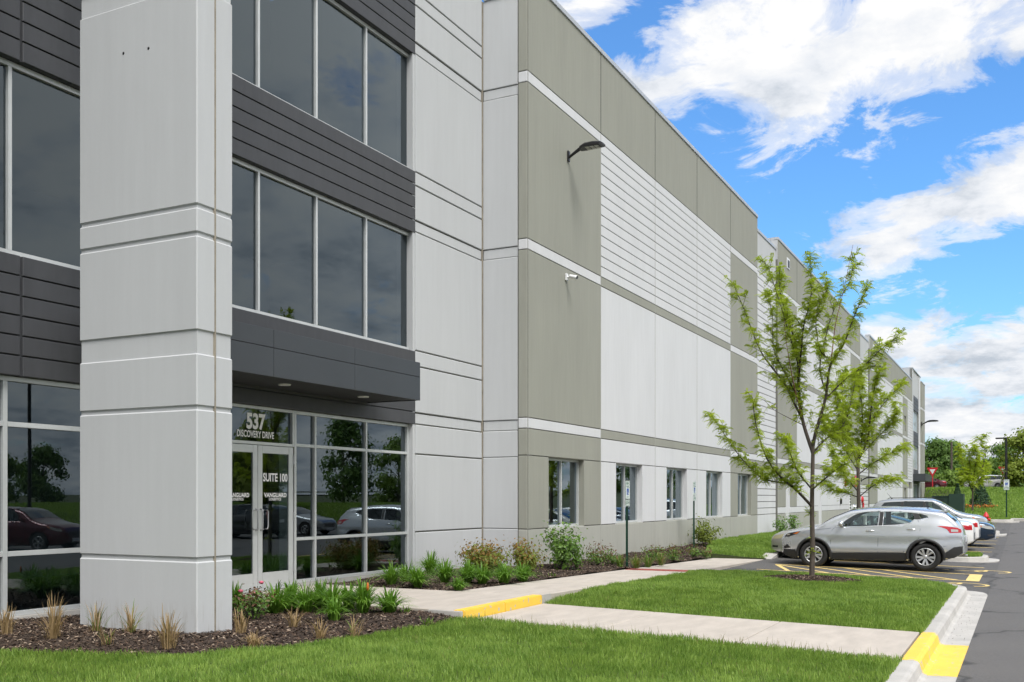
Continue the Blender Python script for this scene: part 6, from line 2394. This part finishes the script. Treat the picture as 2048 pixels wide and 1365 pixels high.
X, z = wall_fitting(1131.5, 555)
cam_t = empty('security_camera', (X, YF, z))
tag(cam_t, 'white bullet security camera on the olive panel below the wall light', 'camera')
MB().box(X - 0.055, X + 0.055, YF - 0.05, YF - 0.002, z - 0.09, z + 0.09, 0, 0.012).build('junction_box', M['whiteplastic'], cam_t)
MB().tube([(X, YF - 0.04, z), (X + 0.01, YF - 0.10, z + 0.0), (X + 0.02, YF - 0.16, z - 0.01)], [0.03, 0.022, 0.03], 10).build('bracket', M['whiteplastic'], cam_t)
a, b = Vector((X, YF - 0.10, z + 0.02)), Vector((X + 0.02, YF - 0.29, z - 0.03))
bd = MB().tube([a, a.lerp(b, 0.05), a.lerp(b, 0.95), b], [0.035, 0.045, 0.048, 0.045], 14).build('housing', M['whiteplastic'], cam_t)
MB().tube([b - (b - a).normalized() * 0.01, b + (b - a).normalized() * 0.02], [0.042, 0.040], 14).build('lens', M['black'], bd)

# ---- accessible parking signs
M['signgreen'] = material('sign_green', (0.01, 0.12, 0.06), 0.5)
M['signblue'] = material('sign_blue', (0.01, 0.07, 0.35), 0.5)
M['signwhite'] = material('sign_white', (0.72, 0.78, 0.76), 0.45)


def parking_sign(label, X, Y, z, top=2.12):
    root = empty('parking_sign', (X, Y, z))
    tag(root, label, 'sign', 'accessible parking signs')
    q = MB()
    q.box(X - 0.035, X + 0.035, Y, Y + 0.006, z - 0.3, z + top - 0.1)
    for s in (-1, 1):
        q.box(X + s * 0.035 - 0.004, X + s * 0.035 + 0.004, Y - 0.028, Y + 0.004, z - 0.3, z + top - 0.1)
    q.build('post', M['greenpost'], root)
    yy = Y - 0.034

    def plate(z0, z1):
        p = MB().box(X - 0.152, X + 0.152, yy, yy + 0.004, z0, z1, 0, 0.0015).build('plate', M['signwhite'], root)
        b = MB()
        w = 0.008
        m = 0.012
        x0, x1, a0, a1 = X - 0.152 + m, X + 0.152 - m, z0 + m, z1 - m
        for r in ((x0, x1, a0, a0 + w), (x0, x1, a1 - w, a1), (x0, x0 + w, a0, a1), (x1 - w, x1, a0, a1)):
            b.box(r[0], r[1], yy - 0.0015, yy + 0.001, r[2], r[3])
        b.build('border', M['signgreen'], p)
        return p
    p = plate(z + top - 0.457, z + top)
    txt = lambda s, zc, w, h, mat='signgreen', par=p: text_mesh('lettering', s, w, h, M[mat], lambda u, v: (X + u, yy - 0.002, zc + v), par, 0.01)
    txt('RESERVED', z + top - 0.065, 0.22, 0.055)
    txt('PARKING', z + top - 0.145, 0.20, 0.055)
    MB().box(X - 0.075, X + 0.075, yy - 0.0016, yy + 0.001, z + top - 0.355, z + top - 0.19).build('symbol_field', M['signblue'], p)
    sy = MB()
    cx_, cz_ = X + 0.0, z + top - 0.305
    pts = [(cx_ + 0.034 * math.cos(R(150 + 20 * k)), yy - 0.003, cz_ + 0.034 * math.sin(R(150 + 20 * k))) for k in range(11)]
    sy.tube(pts, 0.0045, 4)
    sy.tube([(cx_ - 0.012, yy - 0.003, cz_ + 0.072), (cx_ - 0.008, yy - 0.003, cz_ + 0.015), (cx_ + 0.03, yy - 0.003, cz_ + 0.012), (cx_ + 0.045, yy - 0.003, cz_ - 0.03)], 0.0055, 4)
    sy.tube([(cx_ - 0.012, yy - 0.003, cz_ + 0.088), (cx_ - 0.012, yy - 0.003, cz_ + 0.09)], 0.011, 8)
    sy.build('wheelchair_symbol', M['signwhite'], p)
    MB().add([(X - 0.09, yy - 0.003, z + top - 0.40), (X - 0.06, yy - 0.003, z + top - 0.383), (X - 0.06, yy - 0.003, z + top - 0.393), (X + 0.06, yy - 0.003, z + top - 0.393), (X + 0.06, yy - 0.003, z + top - 0.383), (X + 0.09, yy - 0.003, z + top - 0.40),
              (X + 0.06, yy - 0.003, z + top - 0.417), (X + 0.06, yy - 0.003, z + top - 0.407), (X - 0.06, yy - 0.003, z + top - 0.407), (X - 0.06, yy - 0.003, z + top - 0.417)], [tuple(range(10))]).build('arrow', M['signgreen'], p)
    p2 = plate(z + top - 0.625, z + top - 0.475)
    txt('$250 FINE', z + top - 0.55, 0.24, 0.085, 'signgreen', p2)
    return root


Xs, Ys = 23.3, 8.75
parking_sign('near accessible parking sign on a dark green post in the mulch bed', Xs, Ys, bed_height(Xs, Ys), 2.14)
parking_sign('second accessible parking sign further along, before the round light green shrub', 31.75, 9.60, -0.03, 2.14)
Xs = 67.5
parking_sign('far accessible parking sign at the end of the drive, before the bank', Xs, far(2013, Xs), 0.50, 2.2).rotation_euler.z = R(-90)

# ---- fire hydrant, cabinet, poles, yield signs
hx = 57.0
hy = far(1972, hx)
hz = 0.02
hyd = empty('fire_hydrant', (hx, hy, hz))
tag(hyd, 'red fire hydrant past the parked cars', 'hydrant')
MB().lathe([(0.16, 0), (0.16, 0.05), (0.11, 0.06), (0.11, 0.55), (0.15, 0.57), (0.15, 0.62), (0.12, 0.66), (0.10, 0.74), (0.05, 0.80), (0.03, 0.84), (0, 0.85)], 18, Matrix.Translation((hx, hy, hz))).build('barrel', M['red'], hyd)
for dx, dy in ((0.2, 0), (-0.2, 0), (0, -0.22)):
    MB().tube([(hx, hy, hz + 0.45), (hx + dx, hy + dy, hz + 0.45)], [0.07, 0.08], 12).build('nozzle_cap', M['red'], hyd)

M['cabinet'] = material('dark_green_cabinet', (0.018, 0.045, 0.030), 0.5, 0.06, 2, metallic=0.2)
tx = 66.8
gy = lambda px, X=tx: far(px, X)
cab = empty('electrical_cabinet', (tx, gy(1900), 0.1))
tag(cab, 'large dark green transformer cabinet behind the minivan', 'cabinet')


def zpx(py, X, Y):
    return EYE - (py - HY_PX) * (X * CT + Y * ST) / F_PX


y0, y1 = gy(1927), gy(1897)
MB().box(tx, tx + 1.6, min(y0, y1), max(y0, y1), -0.3, zpx(988, tx, y0), 0, 0.02).build('tall_housing', M['cabinet'], cab)
y2 = gy(1864)
lowb = MB().box(tx + 0.1, tx + 1.6, y1 + 0.003, y2, -0.3, zpx(994, tx, y2), 0, 0.02).build('low_housing', M['cabinet'], cab)
MB().box(tx + 0.05, tx + 1.65, y1 + 0.01, y2 + 0.05, zpx(994, tx, y2), zpx(992, tx, y2), 0, 0.01).build('lid', M['cabinet'], cab)
for k in range(9):
    yy = y1 + 0.25 + k * 0.07
    MB().box(tx + 0.085, tx + 0.101, yy, yy + 0.03, zpx(1003, tx, y1), zpx(998, tx, y1)).build('louvre', M['black'], lowb)

ux = 140.0
uy = far(1903, ux)
up = empty('utility_pole', (ux, uy, 2.62))
tag(up, 'bare wooden utility pole before the dark trees', 'pole')
MB().tube([(ux, uy, 2.2), (ux, uy, zpx(884, ux, uy))], [0.16, 0.12], 10).build('shaft', M['bark'], up)
MB().tube([(ux - 0.02, uy, 2.5), (ux - 0.02, uy, 3.5)], [0.17, 0.165], 10).build('marker_sleeve', material('pale_orange_sleeve', (0.5, 0.25, 0.1), 0.7), up)

lx = 125.5
ly = far(2012.5, lx)
lp = empty('lamp_post', (lx, ly, 2.6))
tag(lp, 'tall grey parking lamp post at right, above the far sign', 'lamp post')
ztop = zpx(875, lx, ly)
MB().tube([(lx, ly, 2.2), (lx, ly, ztop)], [0.17, 0.12], 10).build('shaft', M['blackmetal'], lp)
MB().box(lx - 0.2, lx + 0.2, ly + 0.1, ly + 1.1, ztop - 0.18, ztop - 0.02, 0, 0.04).build('lamp_head', M['blackmetal'], lp)
# lamp post across the drive (reflected)
ox, oy = 29.6, -16.0
lp2 = empty('lamp_post', (ox, oy, -0.2))
tag(lp2, 'lamp post across the drive reflected in the left window', 'lamp post')
MB().tube([(ox, oy, -0.4), (ox, oy, 7.5)], [0.09, 0.07], 10).build('shaft', M['blackmetal'], lp2)
MB().box(ox - 0.15, ox + 0.15, oy, oy + 0.75, 7.4, 7.52, 0, 0.03).build('lamp_head', M['blackmetal'], lp2)


def yield_sign(label, px, X):
    Y = far(px, X)
    root = empty('yield_sign', (X, Y, 2.6))
    tag(root, label, 'sign')
    MB().tube([(X, Y, 2.4), (X, Y, 4.35)], 0.06, 8).build('post', M['red'], root)
    s = 0.62
    zc = 4.75

    def tri(sc, x):
        return [(x, Y + s * sc, zc + 0.42 * sc), (x, Y - s * sc, zc + 0.42 * sc), (x, Y, zc - 0.70 * sc)]
    a, b = tri(1.0, X - 0.08), tri(1.0, X - 0.06)
    p = MB().add(a + b, [(0, 1, 2), (5, 4, 3), (0, 3, 4, 1), (1, 4, 5, 2), (2, 5, 3, 0)]).build('plate', M['red'], root)
    MB().add(tri(0.5, X - 0.086), [(0, 1, 2)]).build('white_centre', M['signwhite'], p)


yield_sign('red yield sign left, before the dark trees by the building', 1865, 127.0)
yield_sign('red yield sign right, beside the lamp post', 2008, 127.0)
mp = empty('marker_post', (80.5, far(1972, 80.5), 0.9))
tag(mp, 'thin blue marker post in the flower bed', 'post')
MB().box(80.47, 80.53, far(1972, 80.5) - 0.05, far(1972, 80.5) + 0.05, 0.6, 1.75, 0, 0.01).build('stake', material('blue_marker', (0.05, 0.15, 0.28), 0.6), mp)

# ---- fire equipment on the distant wall
def wall_box(name, label, cat, px, py, w, h, dep, mat, part):
    X, z = wall_fitting(px, py)
    root = empty(name, (X, YF, z))
    tag(root, label, cat)
    MB().box(X - w / 2, X + w / 2, YF - dep, YF - 0.003, z - h / 2, z + h / 2, 0, min(w, h, dep) * 0.15).build(part, M[mat], root)
    return root, X, z


r_, X, z = wall_box('alarm_strobe', 'small red fire alarm strobe on the distant white wall', 'alarm', 1690, 966, 0.35, 0.45, 0.12, 'red', 'housing')
MB().box(X - 0.1, X + 0.1, YF - 0.15, YF - 0.115, z - 0.1, z + 0.1, 0, 0.01).build('strobe_lens', M['whiteplastic'], r_)
r_, X, z = wall_box('fire_sign', 'red and white fire sign left of the second tree trunk', 'sign', 1711, 963, 0.75, 0.75, 0.03, 'red', 'plate')
MB().box(X - 0.22, X + 0.0, YF - 0.036, YF - 0.031, z - 0.25, z + 0.25).build('white_field', M['whiteplastic'], r_)
r_, X, z = wall_box('key_box', 'small black key box by the distant door', 'box', 1680.5, 1003, 0.25, 0.35, 0.1, 'black', 'housing')
r_, X, z = wall_box('wall_vent', 'tall dark louvred vent strip on the distant wall', 'vent', 1698.5, 1013, 0.5, 1.6, 0.06, 'whiteplastic', 'frame')
for k in range(8):
    MB().box(X - 0.20, X + 0.20, YF - 0.075, YF - 0.058, z - 0.72 + k * 0.19, z - 0.62 + k * 0.19).build('louvre', M['black'], r_)
X, z = wall_fitting(1723, 1000)
bell = empty('fire_bell', (X, YF, z))
tag(bell, 'red fire bell and pipe right of the second tree trunk', 'bell')
MB().lathe([(0.0, 0.14), (0.16, 0.12), (0.26, 0.04), (0.27, 0.0)], 18, Matrix.Translation((X, YF - 0.02, z)) @ Matrix.Rotation(R(90), 4, 'X')).build('gong', M['red'], bell)
MB().tube([(X + 0.1, YF - 0.1, z - 0.2), (X + 0.1, YF - 0.1, z - 1.0)], 0.07, 8).build('pipe', M['red'], bell)
X, z = wall_fitting(1708, 1015)
fdc = empty('fire_connection', (X, YF, z))
tag(fdc, 'shiny twin fire hose connection on the distant wall', 'pipe fitting')
MB().lathe([(0.22, 0.0), (0.22, 0.03), (0.09, 0.05), (0.09, 0.16)], 16, Matrix.Translation((X, YF - 0.003, z)) @ Matrix.Rotation(R(90), 4, 'X')).build('flange', M['chrome'], fdc)
for s in (-1, 1):
    MB().tube([(X, YF - 0.15, z), (X + s * 0.14, YF - 0.24, z), (X + s * 0.18, YF - 0.36, z)], [0.07, 0.07, 0.085], 12).build('inlet', M['chrome'], fdc)
